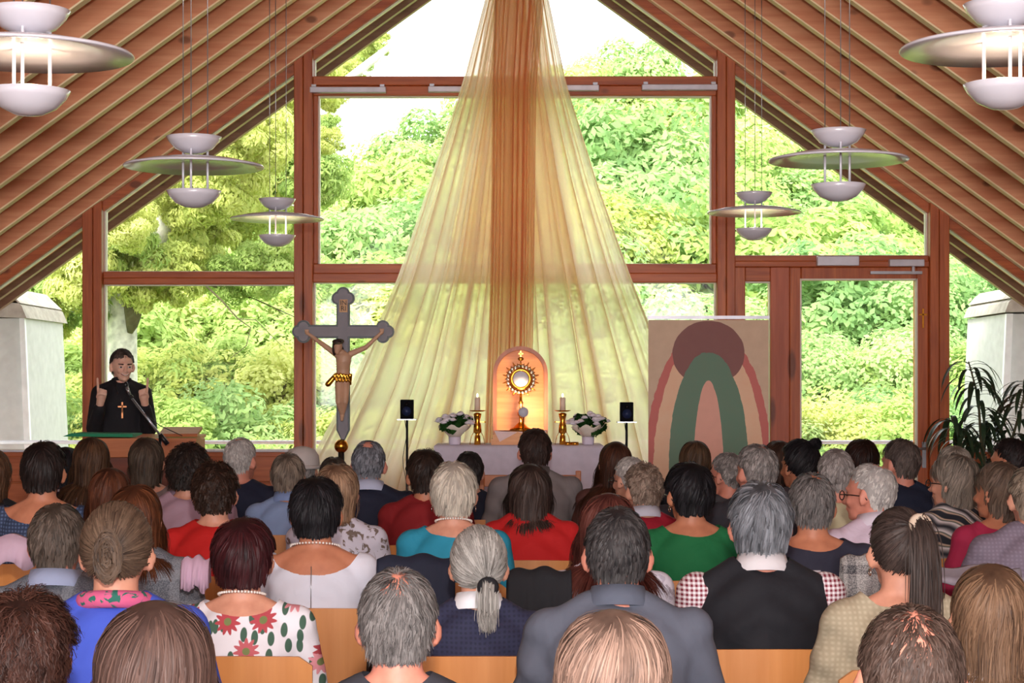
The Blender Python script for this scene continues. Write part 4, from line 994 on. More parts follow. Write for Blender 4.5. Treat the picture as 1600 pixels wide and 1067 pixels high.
    A = P-side*tp; B = P+side*tp; V = np.stack([A,B], 2).reshape(-1,3)
    b = (np.arange(nS)*Kp*2)[:,None]+np.arange(Kp-1)[None]*2; b = b.ravel(); Q = np.stack([b,b+1,b+3,b+2], 1); sh = np.repeat(shade, Kp*2)
    # scalp cap below the strands
    nu, nv = 40, 24; a = np.linspace(0, 2*PI, nu, endpoint=False); e = np.linspace(-PI/2, PI/2, nv); AA, EE = np.meshgrid(a, e); D_ = np.stack([np.cos(EE)*np.cos(AA), np.cos(EE)*np.sin(AA), np.sin(EE)], -1).reshape(-1,3)
    cv = HC+D_*(HR+.0035+th*.30); j, i = np.meshgrid(np.arange(nv-1), np.arange(nu), indexing='ij'); i2 = (i+1) % nu
    cq = np.stack([j*nu+i, j*nu+i2, (j+1)*nu+i2, (j+1)*nu+i], -1).reshape(-1,4); cd = nrm(D_[cq].mean(1))
    zm = np.interp(cd[:,1], fy, [nape, nape*.92, -.35, .12, .35, st.get('front', .52), st.get('front', .52)])+.06; ok = cd[:,2] > zm
    if st.get('bald'): ok &= np.arccos(np.clip(cd @ nrm(np.array(st['bald'][0])), -1, 1)) > st['bald'][1]*1.12
    cq = cq[ok]; V2 = np.concatenate([V, cv]); Q2 = np.concatenate([Q, cq+len(V)]); sh = np.concatenate([sh, np.full(len(cv), .15)])
    return V2, Q2, sh
def head_rot(V, vy, pitch):
    if not vy and not pitch: return V
    piv = np.array([0,-.01,1.09]); M = np.array(rotm(pitch,0,vy).to_3x3()); w_ = np.clip((V[:,2]-1.0)/.09, 0, 1)[:,None]
    R_ = (V-piv)@M.T+piv; return V*(1-w_)+R_*w_
def ring_pts(r, rz, z0, n, tilt=.25, ry=None):
    ry = ry or r; return [(r*math.cos(2*PI*i/n), -.022+ry*math.sin(2*PI*i/n), z0 - tilt*ry*math.sin(2*PI*i/n)*1.0) for i in range(n)]
H = {}
def person(px, top, dold, sex, yaw, hair, hc, cloth, label, skin=None, hyaw=0, pitch=0, extras=(), neck='crew', style='thin', chairlab=None, cx=0, sitting=True, collar=None, pants=(40,42,52)):
    d = dold*1.4; f = 1.05 if sex == 'm' else (.80 if sex == 'c' else .93)
    zt = EYE-(top-HY)*d/F; th = hair.get('th', .014); s = max(.88, min(1.1, zt/(1.294+th*.85)))
    x = (px-800)*d/F
    t = thing('person', label, 'person', (x, d, (zt-s*(1.294+th*.85)) if False else 0), yaw, 'seated audience', s)
    sk = skin or SKIN
    link('body', body_mesh(f, hyaw, pitch), sk, t)
    col, pat, col2 = (cloth+(None,None))[:3] if isinstance(cloth[0], tuple) else (cloth, 'plain', None)
    link({'jacket': 'jacket', 'shawl': 'shawl', 'vest': 'waistcoat'}.get(style, 'top'), garment_mesh(f, style, neck), M_cloth(col, pat or 'plain', col2), t)
    link('trousers', legs_mesh(), M_cloth(pants), t)
    for q in (-1, 1): link('shoe', shoe_mesh(q), BLACK, t)
    near = d < 4; n = 5200 if near else (3200 if d < 6.5 else 1900); wid = (.0022 if near else (.0034 if d < 6.5 else .0050))*hair.get('w', 1)
    if hair.get('kind') in ('long',): n = int(n*1.2)
    V, Q, sh = strands(hair, int(px*7+top) % 99991, n, wid); V = head_rot(V, hyaw, pitch)
    me = fast_mesh('hair', V, Q, True, {'shade': sh}); link('hair', me, M_hair(*hc), t)
    if collar:
        m = MB(); n_ = 28; vs = []; fs = []
        cr = .068 if style != 'jacket' else .075
        for (r, z) in ((cr-.004, 1.062),(cr-.006,1.094),(cr,1.098),(cr+.012,1.058),(cr+.013,1.045)):
            for i in range(n_):
                a = 2*PI*i/n_; vs.append((r*math.cos(a), -.022+r*.98*math.sin(a), z-.22*r*math.sin(a)))
        for j in range(4):
            for i in range(n_): fs.append((j*n_+i, j*n_+(i+1)%n_, (j+1)*n_+(i+1)%n_, (j+1)*n_+i))
        m.add(vs, fs, 0, True).build('collar', M_cloth(collar), t)
    piv = Vector((0,-.01,1.09)); HM = Matrix.Translation(piv) @ rotm(pitch,0,hyaw) @ Matrix.Translation(-piv)
    for e in extras:
        if e == 'pearls':
            m = MB(); r = .064 if neck != 'low' else .078; z = 1.065 if neck != 'low' else 1.055
            for i in range(44): a = 2*PI*i/44; m.ell((r*math.cos(a)*1.08, -.026+r*1.02*math.sin(a), z+.012-.25*r*math.sin(a) + (.0 if neck != 'low' else .0)), .0042, n=6, m=4)
            m.build('pearl_necklace', M_plain('pearl', srgb(240,232,225), .25), t)
        elif e == 'glasses':
            m = MB()
            for s2 in (-1, 1):
                m.torus((s2*.034,.108,1.168), .022, .0022, RM, n=20, m=6, ry=.018); m.tube([(s2*.056,.106,1.172),(s2*.078,.05,1.174),(s2*.084,-.01,1.170),(s2*.082,-.022,1.155)], .0022, 6)
            m.tube([(-.012,.112,1.17),(.012,.112,1.17)], .002, 6); o = m.build('glasses', BLACK, t); o.matrix_local = HM
        elif e == 'earrings':
            m = MB()
            for s2 in (-1, 1): m.torus((s2*.084,.0,1.122), .009, .0018, rotm(PI/2,0,PI/2), n=14, m=6)
            o = m.build('earrings', SILVER, t); o.matrix_local = HM
        elif e == 'tieband':
            T = hair['tie']; m = MB(); m.torus((T[0],T[1]-.016,T[2]), .020, .013, rotm(PI/2-.5,0,0), n=18, m=8); o = m.build('hair_tie', M_cloth(hair['band']), t); o.matrix_local = HM
        elif e == 'clips':
            m = MB(); m.box((-.04,-.075,1.25), (.012,.006,.03), rotm(.5,.5,0)); m.box((.045,-.085,1.23), (.008,.006,.035), rotm(.6,-.3,0)); m.build('hair_clips', M_plain('pale_clip', srgb(225,235,228), .3), t)
        elif e == 'backtab':
            m = MB(); m.box((-.02,-.152,.955), (.045,.004,.010)); m.build('back_tab', M_plain('tab_grey', srgb(190,180,185), .6), t)
        elif e == 'zip':
            m = MB(); m.tube([(0,-.150,1.01),(0,-.160,.93),(0,-.158,.8)], .0016, 5); m.build('back_zip', STEEL, t)
        elif e == 'sleeves':
            m = MB(); arm_prims(m, f, .010, False)
            for s2 in (-1,1): m.cap((s2*.10,-.03,1.0),(s2*.15*f,-.02,.985), .045, .05)
            if ('sl', f) not in _pc: _pc[('sl', f)] = remesh(m, 'sleeves', .010, 3)
            link('shirt_sleeves', _pc[('sl', f)], M_cloth((235,225,230), 'check', (120,30,50)), t)
        elif e == 'cap':
            m = MB(); m.lathe((0,-.005,1.215), [(.098,-.02),(.105,.0),(.1,.05),(.075,.088),(.03,.104),(.004,.107)], 28); m.torus((0,-.005,1.2), .108, .012); o = m.build('sun_hat', M_cloth((196,186,182)), t); o.matrix_local = HM
        elif e == 'scarf':
            m = MB(); m.torus((0,-.025,1.062), .074, .022, rotm(-.2,0,0), n=28, m=10); m.build('flowered_collar', M_cloth((206,92,134),'print',(40,104,92)), t)
        elif e == 'star':
            m = MB(); P_ = []
            for i in range(10): r = .028 if i % 2 == 0 else .012; P_.append((.06+r*math.sin(i*PI/5), .955+r*math.cos(i*PI/5)))
            m.prism(P_, -.151, -.146); m.build('star_print', M_plain('pale_star', srgb(200,180,175), .8), t)
    if chairlab:
        yb = .145*s+.012; ch = chair(x+yb*math.sin(yaw)+cx, d-yb*math.cos(yaw)-.015, yaw, chairlab)
    return t
S = dict

def sh(L=.045, th=.010, **k): k.update(kind='short', L=L, th=th); return k
def lg(L=.38, th=.016, **k): k.update(kind='long', L=L, th=th, nape=-.75, part=1); return k
def bob(L=.17, th=.02, **k): k.update(kind='bob', L=L, th=th); return k
def cu(L=.07, th=.026, **k): k.update(kind='curly', L=L, th=th, curl=.9, hug=0, jit=.3); return k
DKB = ((28,18,16),(84,58,46)); BRN = ((58,36,26),(138,96,68)); BLK = ((10,9,12),(50,46,52)); GRY = ((96,90,88),(196,188,184)); WHT = ((150,144,142),(236,228,222))
BLD = ((112,84,60),(226,190,150)); AUB = ((52,16,12),(150,74,50)); DGR = ((40,36,36),(150,144,142)); GBR = ((76,62,54),(172,152,134)); BURG = ((34,10,16),(92,34,40))
P = person
# nearest row
P(40, 918, 2.42, 'f', .05, cu(.10, .03), ((30,16,14),(110,70,58)), (70,60,66), 'person with dark curly hair and pale hair clips, lower left corner', extras=('clips',), chairlab='beech chair of the curly-haired person in the lower left corner')
P(243, 930, 2.0, 'f', 0, lg(.42, .02), ((56,38,34),(140,108,96)), (80,70,86), 'person with long straight brown hair in the foreground, right of the bright blue jacket', chairlab='beech chair of the long straight-haired person in the left foreground')
P(957, 943, 2.05, 'f', .03, lg(.40, .022), ((70,50,44),(190,156,138)), (120,110,120), 'person with long highlighted light-brown hair in the centre foreground, cut by the bottom edge', chairlab='beech chair of the highlighted-haired person in the centre foreground')
P(1425, 943, 2.0, 'm', -.05, sh(.035, .010, bald=((.05,-.75,.65), .55), thin=.55, clump=4, jit=.5), ((58,42,36),(128,104,92)), (90,86,92), 'person with short brown hair thinning at the crown, lower right foreground', SKIN3, pitch=-.12, chairlab='beech chair of the short-haired man in the lower right foreground')
P(622, 885, 2.6, 'm', 0, sh(.05, .012, bald=((0,-.55,.85), .5), thin=.6, clump=4, jit=.5, nape=-.85), DGR, (52,52,60), 'person with grey-brown hair thinning on top and both ears showing, centre-left foreground', SKIN3, pitch=-.05, chairlab='beech chair of the man with thinning hair left of centre in front')
P(1548, 878, 2.72, 'f', -.1, S(kind='bob', L=.20, th=.012, jit=.3), ((66,42,32),(186,144,112)), (222,222,236), 'person with wavy shoulder-length blonde-brown hair and white top near the right edge', chairlab='beech chair of the blonde in white near the right edge')
# second and third rows
P(90, 785, 3.75, 'm', 0, sh(.045, .012), ((52,42,36),(140,122,110)), ((78,82,92),'tweed',(128,132,140)), 'person with short grey-brown hair and blue-grey tweed jacket, second from the left edge', SKIN3, style='jacket', neck='high', collar=(150,160,190), chairlab='beech chair of the man in blue-grey tweed')
P(183, 783, 3.15, 'f', .05, S(kind='bun', L=.1, th=.012, tie=(0,-.108,1.18), bun=.032, bz=2.0), ((60,44,34),(146,118,96)), (66,90,200), 'person with pinned-up brown hair and bright royal blue jacket', extras=('scarf',), style='jacket', chairlab='beech chair of the person in royal blue')
P(380, 803, 3.6, 'f', 0, sh(.11, .024, nape=-.8), BURG, ((236,232,240),'floral'), 'person with burgundy-brown short hair, white blouse with red flowers and bead necklace', extras=('pearls',), neck='wide', chairlab='beech chair of the person in the flowered blouse')
P(748, 820, 3.6, 'f', 0, S(kind='pony', th=.012, tie=(.03,-.115,1.13), tail=.14, band=(20,20,26)), ((96,90,84),(206,200,194)), ((30,32,56),'knit',(44,46,74)), 'person with grey hair tied low with a black band, navy knit pullover', extras=('tieband',), style='knit', collar=(240,240,246), chairlab='beech chair of the grey ponytail in navy')
P(965, 790, 3.25, 'm', -.03, sh(.035, .011), ((26,24,28),(104,98,98)), (88,92,106), 'person with cropped dark hair and thick slate-grey ribbed-collar sweater in the centre', SKIN3, style='knit', neck='high', collar=(88,94,110), chairlab='beech chair of the man in the slate-grey sweater')
P(1188, 748, 3.7, 'm', 0, sh(.075, .022, nape=-.8), ((34,34,38),(158,160,168)), (20,20,28), 'person with thick grey-black hair, black waistcoat over a red checked shirt', SKIN3, style='vest', neck='crew', collar=(216,210,214), extras=('sleeves',), chairlab='beech chair of the man in the black waistcoat')
P(1405, 792, 3.45, 'f', .12, S(kind='pony', th=.009, tie=(.02,-.10,1.262), tail=.36, band=(200,180,160)), ((34,26,26),(112,92,86)), ((186,174,150),'knit',(168,156,132)), 'person with a high dark ponytail and beige knitted cardigan', extras=('tieband','earrings'), style='loose', neck='wide', chairlab='beech chair of the dark ponytail in beige')
P(494, 741, 4.35, 'f', 0, sh(.08, .022, nape=-.8), BLK, (226,226,240), 'person with short black hair, pearl necklace and plain white blouse with a back zip', SKIN2, neck='low', extras=('pearls','zip'), chairlab='beech chair of the black-haired person in the white blouse')
P(950, 766, 4.1, 'f', -.02, lg(.36, .02), ((70,26,26),(150,84,72)), ((224,220,236),'print',(196,190,208)), 'person with long auburn-red hair and white lace blouse, behind the slate-grey sweater', chairlab='beech chair of the auburn-haired person in white lace')
P(212, 755, 4.35, 'f', 0, S(kind='long', L=.3, th=.016, nape=-.75), ((56,26,16),(160,92,58)), ((84,88,98),'tweed',(150,152,160)), 'person with reddish-brown hair and grey plaid coat over the shoulders', style='shawl', chairlab='beech chair of the person in the plaid coat')
P(1268, 737, 4.6, 'm', .03, sh(.04, .011, bald=((.1,-.2,1), .36), thin=.45, clump=4), DGR, (44,44,62), 'person with dark grey hair thin on top, gold chain and dark navy T-shirt', SKIN2, extras=('backtab',), neck='wide', chairlab='beech chair of the man in the navy T-shirt')
# fourth and fifth rows
P(709, 718, 4.9, 'f', 0, sh(.085, .02, nape=-.85), ((150,140,132),(240,226,206)), (38,140,170), 'person with white-blonde short hair, pearls and turquoise top', neck='wide', extras=('pearls','earrings'), chairlab='beech chair of the blonde in turquoise')
P(336, 719, 5.05, 'f', 0, cu(.055, .022), ((30,18,14),(84,58,44)), (196,24,22), 'person with dark brown curly crop and bright red top left of centre', chairlab='beech chair of the person in the bright red top')
P(1078, 718, 4.95, 'f', .1, sh(.09, .022, nape=-.8), BLK, (22,112,64), 'person with black swept-up hair, glasses and plain green top', SKIN2, neck='wide', hyaw=.25, extras=('glasses','earrings'), chairlab='beech chair of the person in green')
P(527, 722, 5.3, 'f', -.1, bob(.15, .02), ((90,58,42),(200,160,128)), ((212,206,220),'print',(120,104,96)), 'person with light brown bob and white blouse printed with grey flowers', chairlab='beech chair of the person in the grey-flowered blouse')
P(828, 721, 5.5, 'f', 0, bob(.24, .022, jit=.25), ((38,26,24),(112,88,80)), (196,26,28), 'person with wavy dark shoulder-length hair and scarlet shawl in front of the altar', style='shawl', chairlab='beech chair of the person in the scarlet shawl')
P(666, 699, 6.0, 'f', -.12, sh(.075, .02, nape=-.8), ((28,18,16),(78,56,46)), (140,24,30), 'person with short dark brown hair, hoop earring and dark red jacket', SKIN2, style='jacket', neck='high', hyaw=.35, extras=('earrings',), chairlab='beech chair of the person in the dark red jacket')
P(172, 729, 5.3, 'f', 0, lg(.3, .012), ((56,26,18),(140,80,54)), (60,44,60), 'person with straight chestnut hair, just above the pinned-up brown hair', chairlab='beech chair of the chestnut-haired person')
P(1362, 722, 5.05, 'm', .35, sh(.03, .009, bald=((.25,-.3,1), .50), thin=.2), WHT, (216,196,214), 'person with white hair round a bald crown, black glasses and pale pink shirt, facing left', SKIN3, hyaw=.6, extras=('glasses',), style='thin', neck='high', collar=(222,210,224), chairlab='beech chair of the bald man in the pale pink shirt')
P(1492, 706, 5.6, 'f', .35, bob(.12, .02, tuck=0), ((70,60,54),(172,156,142)), ((28,30,40),'stripe',(216,204,204)), 'person with grey-brown bob and glasses looking left, dark patterned shawl', hyaw=.5, extras=('glasses',), style='shawl', chairlab='beech chair of the person in the patterned shawl')
P(1562, 719, 5.2, 'f', .25, bob(.1, .016, tuck=0), ((74,56,48),(166,138,118)), (170,36,74), 'person with grey-brown short bob and crimson top near the right edge', SKIN2, hyaw=.45, neck='wide', chairlab='beech chair of the person in crimson')
P(1612, 726, 4.75, 'm', .1, sh(.05, .012), ((90,76,66),(180,160,140)), ((136,124,140),'knit',(120,108,124)), 'person in a mauve-grey shirt half cut by the right edge', style='loose', neck='high', chairlab='beech chair at the right edge, under the mauve-grey shirt')
# back rows towards the altar
P(68, 687, 5.4, 'f', 0, sh(.08, .018, nape=-.85), ((20,16,16),(64,48,44)), ((96,114,150),'knit',(44,56,84)), 'person with short dark hair, bare nape and blue-white knitted top at the left', SKIN2, neck='low', chairlab='beech chair of the person in the blue-white knit')
P(143, 681, 6.75, 'f', 0, lg(.34, .018), ((50,32,24),(132,92,66)), ((36,30,52),'spots',(200,190,200)), 'person with long brown hair and dark speckled blouse in front of the lectern', chairlab='beech chair of the person in the speckled blouse')
P(229, 682, 6.6, 'f', 0, bob(.15, .014), ((48,36,30),(128,106,88)), ((120,102,102),'plain'), 'person with brown-streaked bob and taupe top with a pale star', extras=('star',), neck='wide', chairlab='beech chair of the person in the star top')
P(294, 690, 6.0, 'f', .02, cu(.08, .03), ((26,20,18),(74,58,50)), (184,150,168), 'person with a dark curly mop and dusty pink top', style='loose', chairlab='beech chair of the person in dusty pink')
P(375, 683, 6.9, 'm', -.1, sh(.03, .009, bald=((0,-.1,1), .45), thin=.45, clump=4), WHT, (28,32,56), 'person with white cropped hair and navy polo shirt, right of the lectern', SKIN3, hyaw=-.3, neck='crew', chairlab='beech chair of the white-haired man in the navy polo')
P(450, 706, 6.4, 'f', .05, sh(.075, .018, nape=-.8), GBR, (140,160,200), 'person with short grey-brown hair and light blue shirt, left of the crucifix', collar=(130,150,196), chairlab='beech chair of the person in light blue')
P(472, 702, 7.15, 'f', 0, sh(.04, .01), GRY, (160,150,156), 'person in a pale grey hat just behind the light blue shirt', extras=('cap',), chairlab='beech chair of the person in the pale hat')
P(576, 687, 6.4, 'm', 0, sh(.035, .010, bald=((0,-.45,.9), .36), thin=.2), ((60,60,66),(160,162,170)), (28,32,54), 'person with grey hair, round bald spot and navy suit, right of the crucifix', SKIN3, style='jacket', neck='high', collar=(190,196,222), chairlab='beech chair of the man in the navy suit')
P(522, 713, 7.1, 'f', 0, bob(.10, .016), ((56,48,44),(132,118,106)), (90,84,96), 'person with grey-brown hair, mostly hidden below the crucifix ball', chairlab='beech chair of the half-hidden person below the crucifix')
P(836, 668, 7.0, 'm', 0, sh(.05, .014, nape=-.75), ((34,22,20),(90,66,58)), (128,118,118), 'person with thick dark brown hair and grey-beige jacket before the altar', SKIN3, style='jacket', neck='high', collar=(100,92,92), hyaw=.15, extras=('glasses',), chairlab='beech chair of the man in the grey-beige jacket before the altar')
P(733, 704, 7.1, 'c', .1, sh(.05, .012), ((24,20,22),(74,64,62)), (26,28,46), 'person with small dark head and navy top, between white-blonde hair and altar', chairlab='beech chair of the small person in navy')
P(962, 688, 6.9, 'f', .05, lg(.42, .014), ((44,24,18),(118,70,48)), (92,54,48), 'person with long smooth dark brown hair, right of the altar', chairlab='beech chair of the long-haired person right of the altar')
P(1006, 722, 5.75, 'f', .1, cu(.045, .018), ((96,70,56),(190,166,148)), (160,20,44), 'person with curly grey-brown crop, crimson top and white collar', hyaw=.35, collar=(206,206,222), chairlab='beech chair of the person with the white collar')
P(986, 713, 6.45, 'm', .2, sh(.03, .009), WHT, (70,70,80), 'person with pale grey hair peeping out left of the curly grey-brown crop', hyaw=.5, extras=('glasses',), chairlab='beech chair of the pale-haired person beside the altar end')
P(1086, 687, 7.05, 'f', 0, lg(.3, .012), ((50,34,26),(134,100,74)), (24,24,32), 'person with long brown hair in front of the banner', chairlab='beech chair of the person before the banner')
P(1138, 706, 6.5, 'm', .3, sh(.03, .009), GRY, (70,68,74), 'person with grey hair and glasses looking left, half hidden by the broad grey head', SKIN3, hyaw=.5, extras=('glasses',), chairlab='beech chair of the man with glasses before the banner')
P(1183, 692, 5.75, 'm', .15, sh(.035, .012, bald=((.1,-.3,1), .34), thin=.5), ((100,92,90),(186,176,172)), (48,46,54), 'person with broad grey head and charcoal jacket, right of the green top', SKIN3, style='jacket', neck='high', hyaw=.35, chairlab='beech chair of the man in the charcoal jacket')
P(1250, 686, 6.4, 'f', .15, S(kind='bun', th=.022, tie=(.045,-.05,1.29), bun=.03), BLK, (60,52,58), 'person with untidy black pinned-up hair against the door post', SKIN2, hyaw=.4, chairlab='beech chair of the person with black pinned-up hair')
P(1216, 687, 7.15, 'f', 0, bob(.12, .014), ((50,32,26),(110,78,62)), (60,40,44), 'person with brown hair just left of the black pinned-up hair', chairlab='beech chair of the brown-haired person by the door post')
P(1306, 700, 5.95, 'm', -.05, sh(.035, .011), ((120,108,104),(208,198,194)), (214,204,168), 'person with grey-white hair and cream yellow shirt', SKIN3, neck='crew', chairlab='beech chair of the man in the cream shirt')
P(1346, 684, 6.9, 'f', .1, bob(.12, .018), ((26,14,12),(72,40,32)), (34,30,38), 'person with rounded dark brown hair before the glazed door', extras=('glasses',), chairlab='beech chair of the dark-haired person before the glazed door')
P(1408, 684, 6.55, 'm', .25, sh(.045, .014), ((66,54,50),(146,128,118)), (26,34,58), 'person with grey-brown hair and dark navy jacket by the right door post', SKIN3, hyaw=.4, style='jacket', neck='high', chairlab='beech chair of the man in dark navy by the right post')
P(1491, 695, 6.55, 'f', .1, bob(.1, .016), ((120,104,92),(200,186,172)), (100,90,96), 'person with pale grey-blonde hair just behind the grey-brown bob', chairlab='beech chair of the pale blonde by the plant')
P(1580, 683, 6.6, 'm', .4, sh(.04, .012), ((22,16,18),(58,44,42)), (30,30,38), 'person with dark hair and glasses looking left, beside the plant', SKIN2, hyaw=.5, extras=('glasses',), chairlab='beech chair of the dark-haired man beside the plant')
P(-14, 700, 6.0, 'f', 0, bob(.15, .02), BRN, (18,18,24), 'person with brown hair and black top cut by the left edge', chairlab='beech chair at the left edge, under the black top')
P(103, 697, 7.5, 'f', 0, lg(.3, .012), ((14,12,16),(44,40,48)), (22,28,52), 'person with very dark hair and navy top, behind the blue-white knit', chairlab='beech chair of the very dark-haired person at the left')

# ---------------------------------------------------------------- the priest
d = 12.75
def priest():
    s = 1.0; x = (190-800)*d/F; zt = EYE+(600-545)*d/F-.12; sc_ = zt/1.755
    t = thing('person', 'person in black cassock, smiling with both index fingers raised, behind the lectern', 'person', (x, d, .12), .24, None, sc_)
    dz = .455   # raises the seated-space head to standing height
    face = PI-.25   # looks back at the audience, slightly to the right of the picture
    # build in a frame facing +Y, rotated below
    R_ = bpy.data.objects.new
    m = MB(); up = Vector((0,0,dz)); m0 = MB(); head_prims(m0, .22, -.03)
    m.add([Vector(v)+up for v in m0.v], m0.f, 0, True)
    m.loft([(x_, y_, z_*1.0+dz, rx*.97, ry*.97) for x_, y_, z_, rx, ry in torso_rings(0, 1.0)])
    for q in (-1, 1):
        m.cap((q*.09,0,.92),(q*.10,.0,.50), .085, .06); m.cap((q*.10,0,.50),(q*.11,-.02,.09), .056, .038); m.ell((q*.11,.05,.045), (.045,.13,.04))
        m.cap((q*.028,-.025,1.045+dz),(q*.12,-.02,.985+dz), .038, .036)
        S_ = Vector((q*.155,-.015,.985+dz)); E_ = Vector((q*.185,.08,.735+dz)); W_ = Vector((q*.155,.27,.905+dz))
        m.cap(S_, E_, .052, .043); m.cap(E_, W_, .041, .028)
        pm = W_+Vector((-q*.01,.02,.055)); m.cap(W_, pm, .027, .034)
        m.ell(pm+Vector((0,0,.015)), (.036,.020,.038))
        b = pm+Vector((q*.024,.004,.04)); m.cap(b, b+Vector((q*.004,-.004,.085)), .0105, .0085, 10)     # raised index finger
        for i in range(3):                                                                                # three curled fingers
            a = pm+Vector((q*(.008-i*.018),.008,.038-i*.006)); k1 = a+Vector((0,.03,.012)); m.cap(a, k1, .010, .0095, 8); m.cap(k1, k1+Vector((0,.004,-.03)), .0095, .009, 8)
        a = pm+Vector((q*.030,.01,-.005)); k1 = a+Vector((-q*.006,.026,.022)); m.cap(a, k1, .011, .010, 8); m.cap(k1, k1+Vector((-q*.024,.008,.008)), .010, .0085, 8)
    b = link('body', remesh(m, 'body', .006, 3), M_skin('skin_light', srgb(244,196,172)), t); b.rotation_euler = (0,0,PI)
    m = MB(); m.loft([(0,0,.10,.25,.2),(0,0,.5,.21,.165),(0,0,.9,.18,.145),(0,0,1.0,.178,.14),(0,-.01,1.2,.178,.135),(0,-.018,.92+dz,.18,.13),(0,-.018,.98+dz,.165,.12),(0,-.018,1.025+dz,.125,.095),(0,-.018,1.055+dz,.088,.074)])
    for q in (-1, 1):
        m.cap((q*.028,-.02,1.045+dz),(q*.14,-.02,.99+dz), .05, .055)
        S_ = Vector((q*.155,-.015,.98+dz)); E_ = Vector((q*.19,.08,.73+dz)); W_ = Vector((q*.158,.25,.875+dz)); m.cap(S_, E_, .062, .062); m.cap(E_, W_, .058, .044)
    o = link('cassock', remesh(m, 'cassock', .010, 3), M_cloth((26,24,30)), t); o.rotation_euler = (0,0,PI)
    m = MB(); m.torus((0,-.02,1.075+dz), .060, .014, rotm(.2,0,0)); o = m.build('collar', M_cloth((30,28,34)), t); o.rotation_euler = (0,0,PI)
    MB().box((0,-.045,1.082+dz), (.022,.012,.022)).build('collar_tab', WHITE, t)
    V, Q, sh_ = strands(sh(.04, .013, front=.5, nape=-.7), 77, 2600, .004); V = head_rot(V, .22, -.03); V[:,2] += dz; V[:,:2] *= -1
    link('hair', fast_mesh('hair', V, Q, True, {'shade': sh_}), M_hair((64,50,46),(140,120,112)), t)
    piv = Vector((0,-.01,1.09)); HM = Matrix.Rotation(PI,4,'Z') @ Matrix.Translation(up) @ Matrix.Translation(piv) @ rotm(-.03,0,.22) @ Matrix.Translation(-piv)
    for q in (-1, 1):
        m = MB(); m.ell((q*.032,.092,1.170), (.013,.008,.0075), n=12, m=8); o = m.build('eye', M_plain('eye_white', srgb(225,215,210), .3), t); o.matrix_local = HM
        m = MB(); m.ell((q*.032,.099,1.170), (.006,.003,.0062), n=10, m=6); m2 = m.build('iris', M_plain('iris_brown', srgb(40,26,20), .2), t); m2.parent = o
        m = MB(); m.cap((q*.018,.102,1.190),(q*.048,.090,1.192), .005, .003, 8); o = m.build('eyebrow', M_plain('brow_brown', srgb(52,38,32), .8), t); o.matrix_local = HM
    m = MB(); n = 12
    P1 = [(-.031+.062*i/n, .106-.016*((i-n/2)/(n/2))**2, 1.111+.012*((i-n/2)/(n/2))**2) for i in range(n+1)]
    m.tube(P1, [.0015]+[.0045]*(n-1)+[.0015], 8); o = m.build('lips', M_plain('lip_red', srgb(168,88,80), .5), t); o.matrix_local = HM
    m = MB(); m.tube([(x_*.8, y_+.003, z_+.001) for x_, y_, z_ in P1], .0036, 6); o = m.build('teeth', M_plain('teeth_white', srgb(236,228,218), .3), t); o.matrix_local = HM
    m = MB(); m.box((.0,-.172,.86+dz), (.011,.008,.115)); m.box((0,-.172,.885+dz), (.06,.008,.011)); m.ell((0,-.178,.87+dz), (.006,.004,.03)); m.build('pectoral_cross', M_plain('bronze', srgb(150,96,60), .35, .7), t)
    m = MB(); m.tube([(-.05,-.09,1.05+dz),(-.03,-.15,.99+dz),(0,-.17,.918+dz),(.03,-.15,.99+dz),(.05,-.09,1.05+dz)], .0018, 5); m.build('cord', DARK, t)
priest()

# wooden altar chair with tall posts behind the grey-beige jacket
t = thing('wooden_armchair', 'dark wooden chair with tall posts and rail in front of the altar', 'chair', ((828-800)*10.75/F, 10.75, 0))
for q in (-1, 1):
    MB().box((q*.29,0,.54), (.032,.03,1.08)).build('post', OAK, t, .004); MB().box((q*.29,.36,.23), (.03,.03,.46)).build('leg', OAK, t, .004)
MB().box((0,0,1.02), (.55,.02,.07)).build('top_rail', OAK, t, .004); MB().box((0,-.0,.86), (.55,.02,.16)).build('back_panel', OAK, t, .004); MB().box((0,.18,.44), (.55,.36,.03)).build('seat', OAK, t, .004)

# garments hung over chair backs
def hung(px, top, dold, w_, col, name, label, drop=.28, pat='plain', col2=None):
    dd = dold*1.4; x = (px-800)*dd/F; z = EYE-(top-HY)*dd/F; m = MB(); vs = []; n = 26; fs = []; g = random.Random(int(px))
    for i in range(n+1):
        u = -1+2*i/n; xx = u*w_/2; wv = .006*math.sin(u*9+px)+.004*math.sin(u*23); zz_ = z-.012*abs(u)+.006*math.sin(u*7)
        dr_ = drop*(1+.08*math.sin(u*6+px))
        for (a, b) in ((-.045+wv, -dr_), (-.040+wv*.8, -drop*.5), (-.03, -.03), (-.012, 0), (.014, 0), (.03, -.04), (.035+wv, -drop*.8)): vs.append((xx, a, zz_+b-z))
    for i in range(n):
        for q in range(6): a = i*7+q; fs.append((a, a+7, a+8, a+1))
    o = m.add(vs, fs, 0, True).build(name, M_cloth(col, pat, col2)); o.location = (x, dd, z); s = o.modifiers.new('s', 'SOLIDIFY'); s.thickness = .008
    tag(o, label, 'garment')
hung(650, 866, 4.1, .25, (24,28,48), 'jacket', 'dark navy jacket hung over a chair back below the turquoise top')
hung(842, 886, 4.0, .2, (26,26,32), 'jacket', 'black jacket hung over the chair left of the white lace blouse')
hung(10, 838, 4.75, .24, (206,176,196), 'cardigan', 'pale pink cardigan hung over a chair back at the left edge', .10)
hung(306, 868, 4.2, .09, (206,172,196), 'scarf', 'pale pink fringed scarf over the chair left of the burgundy-brown hair', .10)
hung(1510, 884, 4.3, .36, (150,140,150), 'coat', 'light grey coat hung over a chair back near the right side', .05)
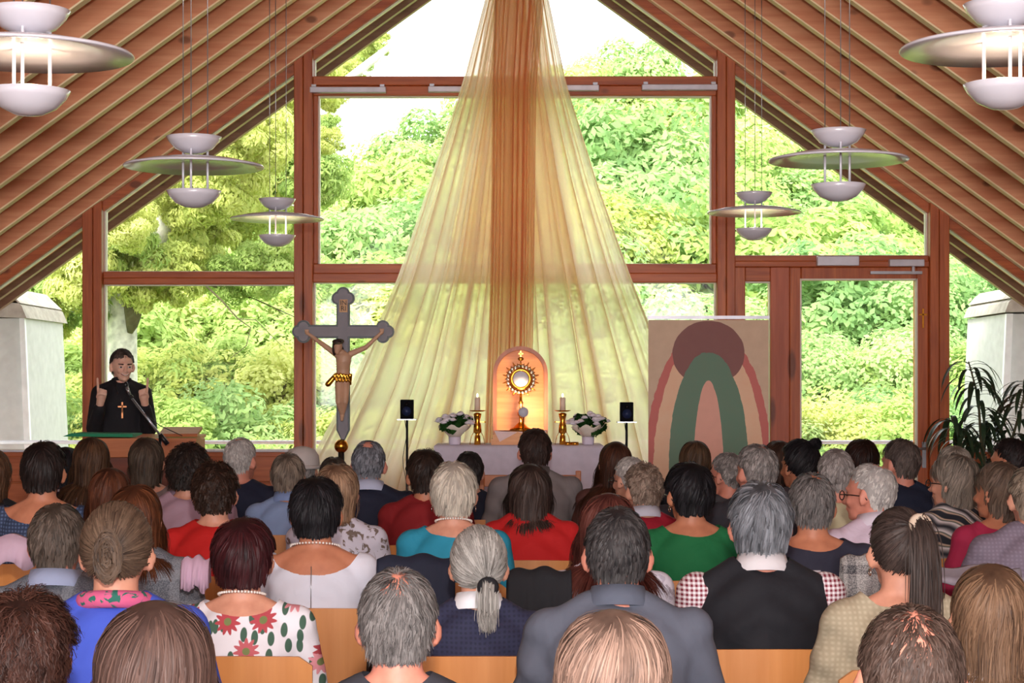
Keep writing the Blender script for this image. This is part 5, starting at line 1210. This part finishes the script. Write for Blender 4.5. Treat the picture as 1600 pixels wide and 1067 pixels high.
hung(1352, 865, 4.45, .17, (190,186,184), 'jacket', 'small black and white checked jacket hung beside the navy T-shirt', .18, 'tweed', (60,60,66))

# ---------------------------------------------------------------- the plant on the right
d = 12.9
t = thing('potted_plant', 'tall dark green indoor plant with long drooping narrow leaves at the right window', 'plant', (PX(1545,700,d).x, d, .12)); O = Vector((PX(1545,700,d).x, d, .12))
f = lambda px, py, y=0: PX(px, py, d)-O+Vector((0,y,0))
MB().lathe((0,0,0), [(.12,0),(.17,.3),(.18,.34),(.16,.34),(.15,.3)], 24).build('pot', M_plain('terracotta', srgb(150,90,64), .8), t)
stems = [[(1548,940),(1540,740),(1525,620),(1512,565)], [(1545,940),(1560,760),(1590,640),(1610,590)], [(1545,940),(1530,780),(1500,690),(1490,650)], [(1545,940),(1565,800),(1600,720),(1640,690)], [(1548,940),(1545,780),(1540,690),(1535,640)]]
m = MB(); g = random.Random(3); lm = MB()
def blade(o, dirx, L):
    a = g.uniform(0, 6.28) if dirx is None else dirx; hx, hy = math.cos(a), math.sin(a); P_ = []; v = Vector((hx*.8, hy*.8, .65)); p = Vector(o); n = 9; sd = Vector((-hy, hx, 0)); up_ = Vector((0,0,1))
    vs = []; fs = []
    for i in range(n+1):
        w_ = .0165*math.sin(PI*min(1, (i+.6)/(n+.6)))**.7; vs += [p+sd*w_, p-up_*.003+v*0, p-sd*w_]
        v = (v+Vector((0,0,-.32))).normalized(); p = p+v*L/n
    for i in range(n): b = i*3; fs += [(b,b+1,b+4,b+3),(b+1,b+2,b+5,b+4)]
    lm.add(vs, fs, 0, True)
for si, st in enumerate(stems):
    pts = [f(a, b, .08*math.sin(i*2+si)) for i, (a, b) in enumerate(st)]; m.tube(pts, [.014,.012,.009,.005], 7)
    for i in range(46):
        u = g.uniform(.45, 1)*3; j = min(2, int(u)); q = pts[j].lerp(pts[j+1], u-j); blade(q, None, g.uniform(.22,.38))
m.build('stem', BARKD, t); lm.build('leaves', M_plain('plant_leaf', srgb(44,62,42), .4, var=.3), t)
